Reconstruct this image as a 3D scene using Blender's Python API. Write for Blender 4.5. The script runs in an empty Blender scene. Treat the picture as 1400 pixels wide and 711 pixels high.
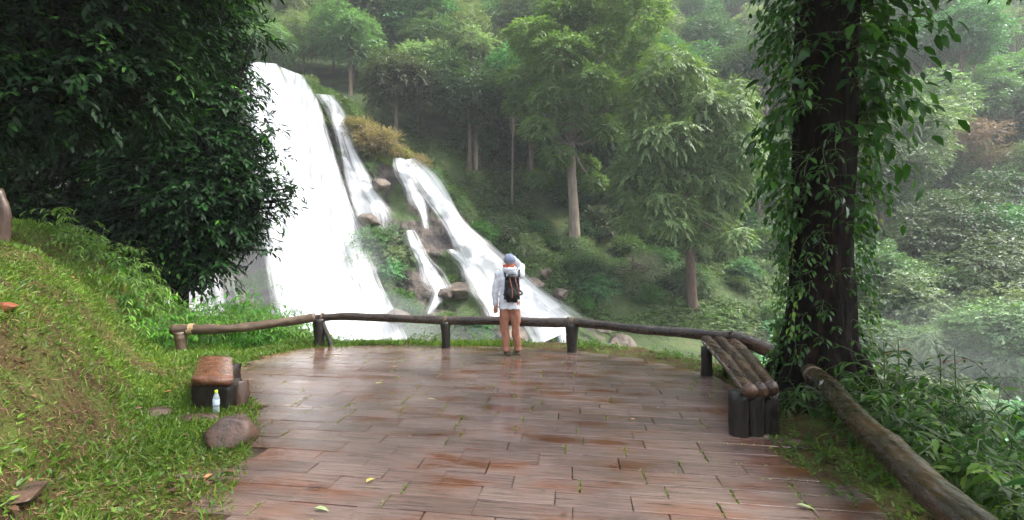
import bpy, bmesh, math, random
import numpy as np
from mathutils import Vector, Matrix, noise as mnoise

R = math.radians
scene = bpy.context.scene
col = scene.collection
random.seed(7)
rng = np.random.default_rng(7)

# ------------------------------------------------------------------ camera
EYE = 1.58
F = 622.0                       # focal length in pixels of the 1400 px wide frame
cam_d = bpy.data.cameras.new("camera")
cam_d.sensor_width = 36.0
cam_d.lens = 36.0 * F / 1400.0
cam_d.clip_start = 0.05
cam_d.clip_end = 2000
cam = bpy.data.objects.new("camera", cam_d)
col.objects.link(cam)
cam.location = (0, 0, EYE)
cam.rotation_euler = (R(90), 0, 0)
scene.camera = cam

# ------------------------------------------------------------------ light
SUN_EL, SUN_AZ = 56.0, -95.0   # elevation, azimuth measured from +Y towards -X (behind the waterfall, left)
world = bpy.data.worlds.new("World")
scene.world = world
world.use_nodes = True
wn = world.node_tree.nodes
wl = world.node_tree.links
for n in list(wn):
    wn.remove(n)
w_out = wn.new("ShaderNodeOutputWorld")
w_bg = wn.new("ShaderNodeBackground")
w_sky = wn.new("ShaderNodeTexSky")
w_sky.sky_type = 'NISHITA'
w_sky.sun_disc = False
w_sky.sun_elevation = R(SUN_EL)
w_sky.sun_rotation = R(-SUN_AZ)
w_sky.air_density = 1.0
w_sky.dust_density = 5.0
w_sky.ozone_density = 1.0
w_hsv = wn.new("ShaderNodeHueSaturation")      # overcast: the cloud cover greys the sky
w_hsv.inputs["Saturation"].default_value = 0.4
wl.new(w_sky.outputs[0], w_hsv.inputs["Color"])
wl.new(w_hsv.outputs[0], w_bg.inputs["Color"])
w_bg.inputs["Strength"].default_value = 0.15
wl.new(w_bg.outputs[0], w_out.inputs["Surface"])

sun_d = bpy.data.lights.new("sun", 'SUN')
sun_d.energy = 1.5
sun_d.angle = R(14)
sun_d.color = (1.0, 0.97, 0.90)
sun = bpy.data.objects.new("sun", sun_d)
col.objects.link(sun)
sd = Vector((-math.sin(R(SUN_AZ)) * math.cos(R(SUN_EL)), math.cos(R(SUN_AZ)) * math.cos(R(SUN_EL)), math.sin(R(SUN_EL))))
sun.rotation_euler = sd.to_track_quat('Z', 'Y').to_euler()
sun.location = (0, 0, 60)

vs = scene.view_settings
vs.view_transform = 'Standard'
vs.look = 'None'
vs.gamma = 1
vs.exposure = 1.95
vs.use_curve_mapping = False
cy = scene.cycles
cy.use_denoising = True
try:
    cy.denoiser = 'OPENIMAGEDENOISE'
except Exception:
    pass
cy.max_bounces = 6
cy.diffuse_bounces = 3
cy.glossy_bounces = 2
cy.transmission_bounces = 4
cy.volume_bounces = 1
cy.transparent_max_bounces = 12
cy.sample_clamp_indirect = 6
cy.use_adaptive_sampling = True
cy.adaptive_threshold = 0.02

# ------------------------------------------------------------------ helpers
def P(u, v, D):
    """a point of the place seen at photo pixel (u, v), D metres ahead of the viewer"""
    return np.array([(u - 700.0) / F * D, D, EYE - (v - 355.5) / F * D])

def tag(o, label=None, cat=None, group=None, kind=None):
    if label: o["label"] = label
    if cat: o["category"] = cat
    if group: o["group"] = group
    if kind: o["kind"] = kind
    return o

def mesh_from(name, V, faces, smooth=False, rnd=None):
    """V (n,3) array, faces: list of int arrays each (m,k)"""
    V = np.asarray(V, dtype=np.float32)
    if isinstance(faces, np.ndarray):
        faces = [faces]
    me = bpy.data.meshes.new(name)
    me.vertices.add(len(V))
    me.vertices.foreach_set("co", V.ravel())
    loops = np.concatenate([np.asarray(f, dtype=np.int32).ravel() for f in faces])
    tot = np.concatenate([np.full(len(f), np.asarray(f).shape[1], dtype=np.int32) for f in faces])
    start = np.concatenate([[0], np.cumsum(tot)[:-1]]).astype(np.int32)
    me.loops.add(len(loops))
    me.loops.foreach_set("vertex_index", loops)
    me.polygons.add(len(tot))
    me.polygons.foreach_set("loop_start", start)
    me.polygons.foreach_set("loop_total", tot)
    if smooth:
        me.polygons.foreach_set("use_smooth", np.ones(len(tot), dtype=bool))
    me.update(calc_edges=True)
    me.validate()
    if rnd is not None:
        a = me.attributes.new("rnd", 'FLOAT', 'POINT')
        a.data.foreach_set("value", np.asarray(rnd, dtype=np.float32))
    return me

def add(name, me, mat=None, parent=None, loc=None):
    o = bpy.data.objects.new(name, me)
    col.objects.link(o)
    if mat is not None and me is not None:
        me.materials.clear()
        me.materials.append(mat)
    if parent is not None:
        o.parent = parent
    if loc is not None:
        o.location = loc
    return o

def empty(name, loc, label=None, cat=None, group=None, rz=0.0):
    o = bpy.data.objects.new(name, None)
    o.empty_display_size = 0.2
    col.objects.link(o)
    o.location = loc
    o.rotation_euler = (0, 0, rz)
    return tag(o, label, cat, group)

def copy_tree(o, parent=None):
    c = o.copy()
    col.objects.link(c)
    c.parent = parent
    for ch in KIDS.get(o.name, []):
        copy_tree(ch, c)
    return c
KIDS = {}
def note_kids():
    KIDS.clear()
    for o in bpy.data.objects:
        if o.parent is not None:
            KIDS.setdefault(o.parent.name, []).append(o)

class MB:
    """collects raw geometry for one mesh"""
    def __init__(s):
        s.V = []; s.F = {}; s.n = 0; s.r = []
    def put(s, V, F, rnd=0.5):
        V = np.asarray(V, float).reshape(-1, 3)
        F = [F] if isinstance(F, np.ndarray) else F
        for f in F:
            f = np.asarray(f, dtype=np.int64)
            if len(f): s.F.setdefault(f.shape[1], []).append(f + s.n)
        s.V.append(V); s.n += len(V)
        s.r.append(np.full(len(V), rnd) if np.isscalar(rnd) else np.asarray(rnd))
    def mesh(s, name, smooth=False):
        return mesh_from(name, np.concatenate(s.V), [np.concatenate(f) for f in s.F.values()], smooth, np.concatenate(s.r))
    def build(s, name, mat, parent=None, smooth=False, loc=None):
        return add(name, s.mesh(name, smooth), mat, parent, loc)

def unit(a):
    a = np.asarray(a, float)
    return a / np.maximum(np.linalg.norm(a, axis=-1, keepdims=True), 1e-9)

def frames(pts):
    pts = np.asarray(pts, float)
    T = unit(np.gradient(pts, axis=0))
    up = np.array([0, 0, 1.0]) if abs(T[0][2]) < 0.9 else np.array([1.0, 0, 0])
    A = []
    a = unit(np.cross(up, T[0]))
    for t in T:
        a = unit(a - t * np.dot(a, t))
        A.append(a)
    A = np.array(A)
    return T, A, np.cross(T, A)

def tube(mb, pts, rad, n=8, cap=True, wob=None, rnd=0.5, seed=0):
    pts = np.asarray(pts, float)
    m = len(pts)
    rad = np.broadcast_to(np.asarray(rad, float), (m,))
    T, A, B = frames(pts)
    th = np.linspace(0, 2 * np.pi, n, endpoint=False)
    rr = rad[:, None] * np.ones((1, n))
    if wob is not None:
        rr = rr * wob(np.arange(m)[:, None] / max(m - 1, 1), th[None, :])
    V = pts[:, None, :] + rr[..., None] * (A[:, None, :] * np.cos(th)[None, :, None] + B[:, None, :] * np.sin(th)[None, :, None])
    idx = np.arange(m * n).reshape(m, n)
    a = idx[:-1]; b = idx[1:]
    Fq = np.stack([a, np.roll(a, -1, 1), np.roll(b, -1, 1), b], -1).reshape(-1, 4)
    V = V.reshape(-1, 3)
    if cap:
        V = np.concatenate([V, [pts[0], pts[-1]]])
        c0, c1 = m * n, m * n + 1
        t0 = np.stack([np.roll(idx[0], -1), idx[0], np.full(n, c0)], -1)
        t1 = np.stack([idx[-1], np.roll(idx[-1], -1), np.full(n, c1)], -1)
        mb.put(V, [Fq, t0, t1], rnd)
    else:
        mb.put(V, [Fq], rnd)

def curve(ctrl, n):
    """Catmull-Rom through control points"""
    c = np.asarray(ctrl, float)
    c = np.concatenate([[2 * c[0] - c[1]], c, [2 * c[-1] - c[-2]]])
    seg = len(c) - 3
    out = []
    for q in np.linspace(0, seg, n):
        i = min(int(q), seg - 1); t = q - i
        p0, p1, p2, p3 = c[i:i + 4]
        out.append(0.5 * ((2 * p1) + (-p0 + p2) * t + (2 * p0 - 5 * p1 + 4 * p2 - p3) * t * t + (-p0 + 3 * p1 - 3 * p2 + p3) * t ** 3))
    return np.array(out)

def box(mb, c, s, rot=0.0, bev=0.0, rnd=0.5):
    bm = bmesh.new()
    bmesh.ops.create_cube(bm, size=1)
    for v in bm.verts:
        v.co = Vector((v.co.x * s[0], v.co.y * s[1], v.co.z * s[2]))
    if bev > 0:
        bmesh.ops.bevel(bm, geom=list(bm.edges), offset=bev, segments=2, affect='EDGES', profile=0.5)
    M = Matrix.Rotation(rot, 3, 'Z')
    bm_put(mb, bm, lambda p: M @ p + Vector(c), rnd)

def bm_put(mb, bm, f=None, rnd=0.5):
    bm.verts.index_update()
    V = [tuple(f(v.co) if f else v.co) for v in bm.verts]
    groups = {}
    for fa in bm.faces:
        groups.setdefault(len(fa.verts), []).append([v.index for v in fa.verts])
    mb.put(V, [np.array(g) for g in groups.values()], rnd)
    bm.free()

# ---- vectorised value noise
_pt = np.random.default_rng(3).random((64, 64, 64))
def vnoise(x, y, z=0.0, s=1.0):
    x = np.asarray(x, float) / s; y = np.asarray(y, float) / s
    z = np.broadcast_to(np.asarray(z, float) / s, x.shape)
    xi = np.floor(x).astype(int); yi = np.floor(y).astype(int); zi = np.floor(z).astype(int)
    fx = x - xi; fy = y - yi; fz = z - zi
    fx = fx * fx * (3 - 2 * fx); fy = fy * fy * (3 - 2 * fy); fz = fz * fz * (3 - 2 * fz)
    g = lambda a, b, c: _pt[(xi + a) & 63, (yi + b) & 63, (zi + c) & 63]
    r = 0
    for a in (0, 1):
        for b in (0, 1):
            for c in (0, 1):
                r = r + g(a, b, c) * (fx if a else 1 - fx) * (fy if b else 1 - fy) * (fz if c else 1 - fz)
    return r * 2 - 1
def fbm(x, y, z=0.0, s=1.0, o=4):
    r = 0; a = 1.0; t = 0
    for k in range(o):
        r = r + a * vnoise(np.asarray(x) + 17.3 * k, np.asarray(y) + 9.1 * k, z, s); t += a
        a *= 0.5; s *= 0.5
    return r / t
def sstep(a, b, x):
    t = np.clip((np.asarray(x, float) - a) / (b - a), 0, 1)
    return t * t * (3 - 2 * t)

# ------------------------------------------------------------------ materials
def new_mat(name):
    m = bpy.data.materials.new(name)
    m.use_nodes = True
    nt = m.node_tree
    for n in list(nt.nodes): nt.nodes.remove(n)
    out = nt.nodes.new("ShaderNodeOutputMaterial")
    return m, nt, out
def N(nt, t, **kw):
    n = nt.nodes.new(t)
    for k, v in kw.items():
        if k.startswith("i_"):
            n.inputs[k[2:].replace("_", " ")].default_value = v
        else:
            setattr(n, k, v)
    return n
def ramp(nt, stops, interp='LINEAR'):
    r = nt.nodes.new("ShaderNodeValToRGB")
    r.color_ramp.interpolation = interp
    e = r.color_ramp.elements
    while len(e) > 1: e.remove(e[-1])
    e[0].position = stops[0][0]; e[0].color = (*stops[0][1], 1) if len(stops[0][1]) == 3 else stops[0][1]
    for p, c in stops[1:]:
        x = e.new(p); x.color = (*c, 1) if len(c) == 3 else c
    return r
def g3(v): return (v, v, v)

def leaf_mat(name, stops, trans=0.35, rough=0.45, vary=0.35, tcol=(1.25, 1.35, 0.55), spec=0.4, nscale=0.0):
    m, nt, out = new_mat(name)
    L = nt.links
    at = N(nt, "ShaderNodeAttribute", attribute_name="rnd")
    oi = N(nt, "ShaderNodeObjectInfo")
    cr = ramp(nt, stops)
    L.new(at.outputs["Fac"], cr.inputs[0])
    hv = N(nt, "ShaderNodeHueSaturation")
    mr = N(nt, "ShaderNodeMapRange"); mr.inputs[3].default_value = 1 - vary; mr.inputs[4].default_value = 1 + vary
    L.new(oi.outputs["Random"], mr.inputs[0]); L.new(mr.outputs[0], hv.inputs["Value"])
    mu = N(nt, "ShaderNodeMath", operation='MULTIPLY'); mu.inputs[1].default_value = 7.31
    fr = N(nt, "ShaderNodeMath", operation='FRACT')
    L.new(oi.outputs["Random"], mu.inputs[0]); L.new(mu.outputs[0], fr.inputs[0])
    mh = N(nt, "ShaderNodeMapRange"); mh.inputs[3].default_value = 0.5 - 0.10 * vary; mh.inputs[4].default_value = 0.5 + 0.08 * vary
    L.new(fr.outputs[0], mh.inputs[0]); L.new(mh.outputs[0], hv.inputs["Hue"])
    ms = N(nt, "ShaderNodeMapRange"); ms.inputs[3].default_value = 1 - 0.6 * vary; ms.inputs[4].default_value = 1 + 0.1 * vary
    L.new(fr.outputs[0], ms.inputs[0]); L.new(ms.outputs[0], hv.inputs["Saturation"])
    L.new(cr.outputs[0], hv.inputs["Color"])
    c = hv.outputs[0]
    if nscale:
        tc = N(nt, "ShaderNodeNewGeometry")
        nz = N(nt, "ShaderNodeTexNoise"); nz.inputs["Scale"].default_value = nscale; nz.inputs["Detail"].default_value = 2
        L.new(tc.outputs["Position"], nz.inputs["Vector"])
        m2 = N(nt, "ShaderNodeMapRange"); m2.inputs[1].default_value = 0.3; m2.inputs[2].default_value = 0.7; m2.inputs[3].default_value = 0.75; m2.inputs[4].default_value = 1.3
        L.new(nz.outputs["Fac"], m2.inputs[0])
        vm = N(nt, "ShaderNodeVectorMath", operation='SCALE')
        L.new(c, vm.inputs[0]); L.new(m2.outputs[0], vm.inputs["Scale"])
        c = vm.outputs[0]
    bs = N(nt, "ShaderNodeBsdfPrincipled")
    bs.inputs["Roughness"].default_value = rough
    bs.inputs["Specular IOR Level"].default_value = spec
    L.new(c, bs.inputs["Base Color"])
    tr = N(nt, "ShaderNodeBsdfTranslucent")
    tm = N(nt, "ShaderNodeVectorMath", operation='MULTIPLY'); tm.inputs[1].default_value = tcol
    L.new(c, tm.inputs[0]); L.new(tm.outputs[0], tr.inputs["Color"])
    mx = N(nt, "ShaderNodeMixShader"); mx.inputs[0].default_value = trans
    L.new(bs.outputs[0], mx.inputs[1]); L.new(tr.outputs[0], mx.inputs[2])
    L.new(mx.outputs[0], out.inputs["Surface"])
    return m

def surf_mat(name, stops, scale=4.0, detail=6, rough=(0.6, 0.9), bump=0.3, bscale=12.0, stretch=(1, 1, 1), spec=0.3, coords="Object", bdist=0.02):
    m, nt, out = new_mat(name)
    L = nt.links
    tc = N(nt, "ShaderNodeTexCoord")
    mp = N(nt, "ShaderNodeMapping"); mp.inputs["Scale"].default_value = stretch
    L.new(tc.outputs[coords], mp.inputs[0])
    nz = N(nt, "ShaderNodeTexNoise"); nz.inputs["Scale"].default_value = scale; nz.inputs["Detail"].default_value = detail
    nz.inputs["Roughness"].default_value = 0.62
    L.new(mp.outputs[0], nz.inputs["Vector"])
    cr = ramp(nt, stops)
    L.new(nz.outputs["Fac"], cr.inputs[0])
    n2 = N(nt, "ShaderNodeTexNoise"); n2.inputs["Scale"].default_value = bscale; n2.inputs["Detail"].default_value = 8
    n2.inputs["Roughness"].default_value = 0.65
    L.new(mp.outputs[0], n2.inputs["Vector"])
    bp = N(nt, "ShaderNodeBump"); bp.inputs["Strength"].default_value = bump; bp.inputs["Distance"].default_value = bdist
    L.new(n2.outputs["Fac"], bp.inputs["Height"])
    bs = N(nt, "ShaderNodeBsdfPrincipled"); bs.inputs["Specular IOR Level"].default_value = spec
    mr = N(nt, "ShaderNodeMapRange"); mr.inputs[1].default_value = 0.35; mr.inputs[2].default_value = 0.65
    mr.inputs[3].default_value = rough[0]; mr.inputs[4].default_value = rough[1]
    L.new(n2.outputs["Fac"], mr.inputs[0]); L.new(mr.outputs[0], bs.inputs["Roughness"])
    L.new(cr.outputs[0], bs.inputs["Base Color"]); L.new(bp.outputs[0], bs.inputs["Normal"])
    L.new(bs.outputs[0], out.inputs["Surface"])
    return m

G = {}
M_FAR = leaf_mat("far_leaves", [(0, (.045, .115, .04)), (.5, (.085, .195, .07)), (1, (.15, .28, .1))], trans=.3, vary=.6)
M_FARDARK = leaf_mat("dark_leaves", [(0, (.035, .085, .032)), (.6, (.07, .145, .055)), (1, (.11, .2, .07))], trans=.25, vary=.35)
M_PALE = leaf_mat("pale_green_leaves", [(0, (.065, .125, .045)), (.5, (.11, .19, .07)), (1, (.17, .25, .1))], trans=.35, vary=.3)
M_GREY = leaf_mat("grey_green_leaves", [(0, (.1, .13, .08)), (.5, (.17, .19, .13)), (1, (.25, .25, .2))], trans=.25, vary=.2)
M_TAN = leaf_mat("tan_leaves", [(0, (.13, .12, .04)), (.5, (.22, .18, .08)), (1, (.3, .23, .12))], trans=.3, vary=.3)
M_PINK = leaf_mat("russet_leaves", [(0, (.16, .1, .08)), (.5, (.26, .15, .12)), (1, (.36, .22, .18))], trans=.25, vary=.3)
M_GCOVER = leaf_mat("ground_cover_leaves", [(0, (.03, .08, .018)), (.5, (.06, .145, .03)), (1, (.11, .21, .045))], trans=.3, vary=.2, nscale=.25)
M_BIGLEAF = leaf_mat("compound_leaves", [(0, (.08, .15, .045)), (.55, (.13, .22, .07)), (.9, (.19, .28, .09)), (1, (.34, .33, .1))], trans=.3, vary=.2)
M_LEFT = leaf_mat("highlighted_dark_leaves", [(0, (.004, .012, .004)), (.55, (.009, .027, .008)), (.85, (.02, .06, .012)), (1, (.11, .24, .035))], trans=.3, rough=.5, vary=.2, spec=.15)  # rare bright tones paint highlights among the near-black leaves
M_VINE = leaf_mat("vine_leaves", [(0, (.012, .04, .008)), (.6, (.03, .09, .014)), (1, (.08, .19, .025))], trans=.45, rough=.3, vary=.2, spec=.4)
M_SHRUB = leaf_mat("shrub_leaves", [(0, (.03, .095, .012)), (.5, (.07, .19, .02)), (.85, (.13, .3, .03)), (1, (.22, .4, .05))], trans=.5, rough=.5, vary=.25, spec=.2)
M_RSHRUB = leaf_mat("wet_shrub_leaves", [(0, (.014, .045, .009)), (.5, (.032, .1, .014)), (.82, (.075, .19, .02)), (.96, (.18, .32, .035)), (1, (.3, .09, .04))], trans=.5, rough=.42, vary=.2, spec=.25)
M_RED = leaf_mat("young_red_leaves", [(0, (.16, .07, .025)), (.5, (.16, .12, .03)), (1, (.09, .15, .025))], trans=.4, rough=.35, vary=.2)
M_GRASS = leaf_mat("grass_blades", [(0, (.04, .085, .01)), (.45, (.09, .17, .016)), (.75, (.15, .24, .028)), (.87, (.2, .2, .04)), (1, (.24, .15, .06))], trans=.35, rough=.45, vary=.1, nscale=1.2)
M_MOSS = leaf_mat("moss_tufts", [(0, (.05, .1, .01)), (.5, (.12, .19, .02)), (1, (.22, .26, .04))], trans=.2, rough=.8, vary=.1)
M_BARK = surf_mat("far_bark", [(.3, (.07, .05, .04)), (.6, (.16, .12, .09)), (.8, (.24, .2, .16))], scale=3, stretch=(3, 3, .6), bump=.5)
M_PALEBARK = surf_mat("pale_bark", [(.3, (.13, .1, .08)), (.55, (.25, .2, .16)), (.8, (.36, .3, .25))], scale=2.2, stretch=(3, 3, .4), bump=.5)
M_DARKBARK = surf_mat("dark_wet_bark", [(.3, (.004, .003, .003)), (.55, (.011, .008, .006)), (.8, (.04, .022, .012))], scale=5, stretch=(2.5, 2.5, .5), rough=(.6, .95), bump=1, bscale=9, bdist=.08, spec=.12)
M_ROCK = surf_mat("wet_rock", [(.28, (.035, .03, .026)), (.5, (.1, .08, .065)), (.68, (.2, .155, .12)), (.85, (.3, .25, .21))], scale=.9, rough=(.3, .7), bump=.7, bscale=2.5, bdist=.3)
M_ROCKN = surf_mat("brown_wet_rock", [(.3, (.03, .022, .02)), (.5, (.075, .045, .032)), (.7, (.14, .08, .055))], scale=6, rough=(.2, .5), bump=.6, bscale=18, bdist=.02, spec=.5)

# ------------------------------------------------------------------ terrain
# tables: photo column -> (distance, height) profile of the far ground
TAB = {
    -300: [(13, 0.2), (20, -1), (32, -3), (45, 0), (56, 18), (75, 38), (110, 62), (165, 92)],
    300: [(13, -1.2), (20, -4), (32, -5.5), (48, -2), (56, 14), (62, 24), (75, 36), (110, 58), (165, 88)],
    450: [(13, -3), (20, -6), (32, -6), (46, -2), (54, 15), (60, 22), (75, 34), (110, 56), (165, 86)],
    600: [(13, -4), (20, -6.5), (34, -6), (42, -2), (48, 6), (55, 13), (70, 26), (110, 53), (165, 84)],
    700: [(13, -4), (20, -6.5), (36, -5.2), (42, -1.2), (48, 2), (55, 7), (62, 13), (80, 30), (110, 51), (165, 83)],
    850: [(13, -4.5), (20, -6.8), (37, -5.4), (43, -2.5), (50, 1.2), (60, 8.5), (80, 27), (110, 49), (165, 82)],
    980: [(13, -5), (20, -7.2), (38, -6), (43, -2.6), (50, 0.5), (60, 6), (80, 23), (110, 45), (165, 78)],
    1150: [(13, -6), (20, -9), (40, -8.5), (46, -6), (54, -1), (62, 4), (80, 20), (110, 45), (165, 84)],
    1400: [(13, -7), (20, -10), (38, -9), (46, -5), (54, 0), (62, 6), (80, 22), (110, 48), (165, 88)],
    1800: [(13, -7), (20, -9), (38, -6), (46, -1), (54, 5), (62, 11), (80, 28), (110, 54), (165, 92)],
}
_us = np.array(sorted(TAB)); _Ds = np.linspace(9, 175, 333)
_TZ = np.array([np.interp(_Ds, [a for a, b in TAB[u]], [b for a, b in TAB[u]]) for u in _us])
_k = np.hanning(13); _k /= _k.sum()
_TZ = np.array([np.convolve(np.pad(r, 6, mode='edge'), _k, 'valid') for r in _TZ])
def Hfar(x, y):
    x = np.asarray(x, float); y = np.maximum(np.asarray(y, float), 6)
    u = np.clip(700 + F * x / y, _us[0], _us[-1] - 1e-3)
    D = np.clip(y, _Ds[0], _Ds[-1] - 1e-3)
    i = np.clip(np.searchsorted(_us, u, side='right') - 1, 0, len(_us) - 2)
    t = (u - _us[i]) / (_us[i + 1] - _us[i]); t = t * t * (3 - 2 * t)
    q = (D - _Ds[0]) / (_Ds[1] - _Ds[0]); j = np.clip(q.astype(int), 0, len(_Ds) - 2); w = q - j
    z = (1 - t) * ((1 - w) * _TZ[i, j] + w * _TZ[i, j + 1]) + t * ((1 - w) * _TZ[i + 1, j] + w * _TZ[i + 1, j + 1])
    return z + fbm(x, y, 0, 14, 3) * 1.6 * sstep(16, 40, y) + fbm(x, y, 3, 3, 2) * .3
PLAT = np.array([(-1.2, .6), (-1.45, 2.0), (-1.8, 2.8), (-2.3, 4.0), (-2.75, 4.9), (-3.5, 5.7), (-4.05, 6.5), (-4.1, 7.4), (-3.7, 8.15), (-2.6, 8.42), (-1.2, 8.4), (0, 8.25), (1.1, 7.9),
                 (2.1, 7.2), (2.75, 6.3), (2.75, 5.4), (2.35, 4.5), (2.15, 3.6), (2.12, 2.8), (2.1, 2.0), (2.0, .6)])
def poly_sd(px, py, poly):
    """signed distance, negative inside"""
    px = np.asarray(px, float); py = np.asarray(py, float)
    d = np.full(px.shape, 1e9); ins = np.zeros(px.shape, bool)
    n = len(poly)
    for i in range(n):
        ax, ay = poly[i]; bx, by = poly[(i + 1) % n]
        ex, ey = bx - ax, by - ay
        t = np.clip(((px - ax) * ex + (py - ay) * ey) / (ex * ex + ey * ey), 0, 1)
        d = np.minimum(d, np.hypot(px - ax - t * ex, py - ay - t * ey))
        c = (ay > py) != (by > py)
        with np.errstate(divide='ignore', invalid='ignore'):
            xi = ax + (py - ay) / (ey if ey else 1e-9) * ex
        ins ^= c & (px < xi)
    return np.where(ins, -d, d)
def Hnear(x, y):
    x = np.asarray(x, float); y = np.asarray(y, float)
    xb = np.interp(y, [0, 2, 3, 4, 5, 6, 8, 10, 13], [-1.9, -2.2, -2.6, -3.2, -3.85, -4.6, -6.1, -6.9, -7.5])
    t = np.maximum(xb - x, 0)
    bank = np.interp(t, [0, .35, .7, 1.1, 1.6, 2.5, 4.5, 10], [0, .12, .5, 1.02, 1.5, 2.0, 2.4, 2.9])
    bank = bank + fbm(x, y, 0, 1.0, 6) * .34 * sstep(0, .9, t)
    xr = np.interp(y, [0, 2, 3, 4, 5, 6, 7, 8], [2.7, 2.8, 2.9, 3.3, 3.9, 3.7, 3.2, 2.4])
    tr = np.maximum(x - xr, 0)
    right = -np.interp(tr, [0, .3, 1.5, 5, 12, 40], [0, .15, 1.2, 4.2, 7.5, 9])
    tb = np.maximum(y - (8.75 - .12 * np.maximum(x, 0) ** 1.6 * (x < 4)), 0)
    back = -np.interp(tb, [0, .3, 1.5, 5, 8], [0, .12, 1.1, 4.0, 6]) * (1 - .9 * sstep(-3.6, -5.5, x))
    return bank + np.minimum(right, back) + fbm(x, y, 5, .8, 3) * .035
def H(x, y):
    x = np.asarray(x, float); y = np.asarray(y, float)
    w = sstep(9.5, 14.5, y)
    h = (1 - w) * Hnear(x, y) + w * Hfar(x, y)
    sd = poly_sd(x, y, PLAT)
    return np.where(sd < .12, h - .07 * sstep(.0, -.12, sd) - .0, h)
def Hs(x, y): return float(H(np.array([x]), np.array([y]))[0])

def grid_mesh(name, X, Y, Z, mat, kind="structure"):
    m, n = X.shape
    idx = np.arange(m * n).reshape(m, n)
    Fq = np.stack([idx[:-1, :-1], idx[:-1, 1:], idx[1:, 1:], idx[1:, :-1]], -1).reshape(-1, 4)
    me = mesh_from(name, np.stack([X, Y, Z], -1).reshape(-1, 3), Fq, True)
    o = add(name, me, mat)
    if kind: o["kind"] = kind
    return o

def ground_material():
    m, nt, out = new_mat("soil_and_moss")
    L = nt.links
    g = N(nt, "ShaderNodeNewGeometry")
    n1 = N(nt, "ShaderNodeTexNoise"); n1.inputs["Scale"].default_value = 2.2; n1.inputs["Detail"].default_value = 8; n1.inputs["Roughness"].default_value = .65
    L.new(g.outputs["Position"], n1.inputs["Vector"])
    cr = ramp(nt, [(.3, (.03, .018, .009)), (.46, (.075, .048, .02)), (.54, (.07, .07, .018)), (.66, (.08, .11, .02)), (.8, (.1, .14, .025))])
    L.new(n1.outputs["Fac"], cr.inputs[0])
    n2 = N(nt, "ShaderNodeTexNoise"); n2.inputs["Scale"].default_value = 22; n2.inputs["Detail"].default_value = 9
    L.new(g.outputs["Position"], n2.inputs["Vector"])
    bp = N(nt, "ShaderNodeBump"); bp.inputs["Strength"].default_value = 1; bp.inputs["Distance"].default_value = .09
    L.new(n2.outputs["Fac"], bp.inputs["Height"])
    bs = N(nt, "ShaderNodeBsdfPrincipled"); bs.inputs["Roughness"].default_value = .85; bs.inputs["Specular IOR Level"].default_value = .2
    L.new(cr.outputs[0], bs.inputs["Base Color"]); L.new(bp.outputs[0], bs.inputs["Normal"])
    L.new(bs.outputs[0], out.inputs["Surface"])
    return m
M_GROUND = ground_material()
M_HILL = surf_mat("hillside_soil", [(.3, (.02, .035, .012)), (.5, (.045, .07, .02)), (.62, (.07, .1, .03)), (.78, (.12, .09, .055))], scale=.35, bump=.8, bscale=2, bdist=.4, rough=(.8, 1), coords="Object")

a = np.linspace(-1, 1, 420); gx = 9 * a + 31 * a ** 5
gy = np.concatenate([np.linspace(-12, 1.0, 30)[:-1], np.linspace(1.0, 14.0, 190)])
X, Y = np.meshgrid(gx, gy)
grid_mesh("ground", X, Y, H(X, Y), M_GROUND)
Dv = 14.0 * (175 / 14.0) ** np.linspace(0, 1, 190)
uv = np.linspace(-900, 2300, 330)
U, DD = np.meshgrid(uv, Dv)
X = (U - 700) / F * DD
ZF = H(X, DD); ZF[0] -= .03
grid_mesh("hills", X, DD, ZF, M_HILL)

# ------------------------------------------------------------------ cliff
_cu = np.array([-60, 120, 250, 355, 430, 500, 560, 640, 700, 770, 830])
_cv = np.array([60, 70, 76, 84, 130, 186, 214, 305, 368, 432, 468])
_cD = np.array([55, 53, 52, 50, 48, 46, 45, 42, 40, 36.5, 36])
def cliff_v(u): return np.interp(u, _cu, _cv)
def cliff_D(u, v, rough=1.0):
    vt = cliff_v(u); Dt = np.interp(u, _cu, _cD); Db = np.interp(u, [-60, 300, 560, 700, 830], [33, 31, 31, 33, 34.5])
    t = np.clip((v - vt) / np.maximum(540 - vt, 20), 0, 1.2)
    D = Dt + (Db - Dt) * (t ** 1.15)
    # ledges
    D = D + rough * .55 * np.sin(v / 17.0 + u / 60.0 + 1.4 * np.sin(u / 37.0)) * sstep(0, .1, t)
    x = (u - 700) / F * D; z = EYE - (v - 355.5) / F * D
    n = fbm(x, z, D * .5, 5, 3) * 1.6 + np.abs(fbm(x, z, 4, 1.6, 3)) * 1.1
    return D - rough * n * sstep(-.01, .08, t) 
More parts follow.
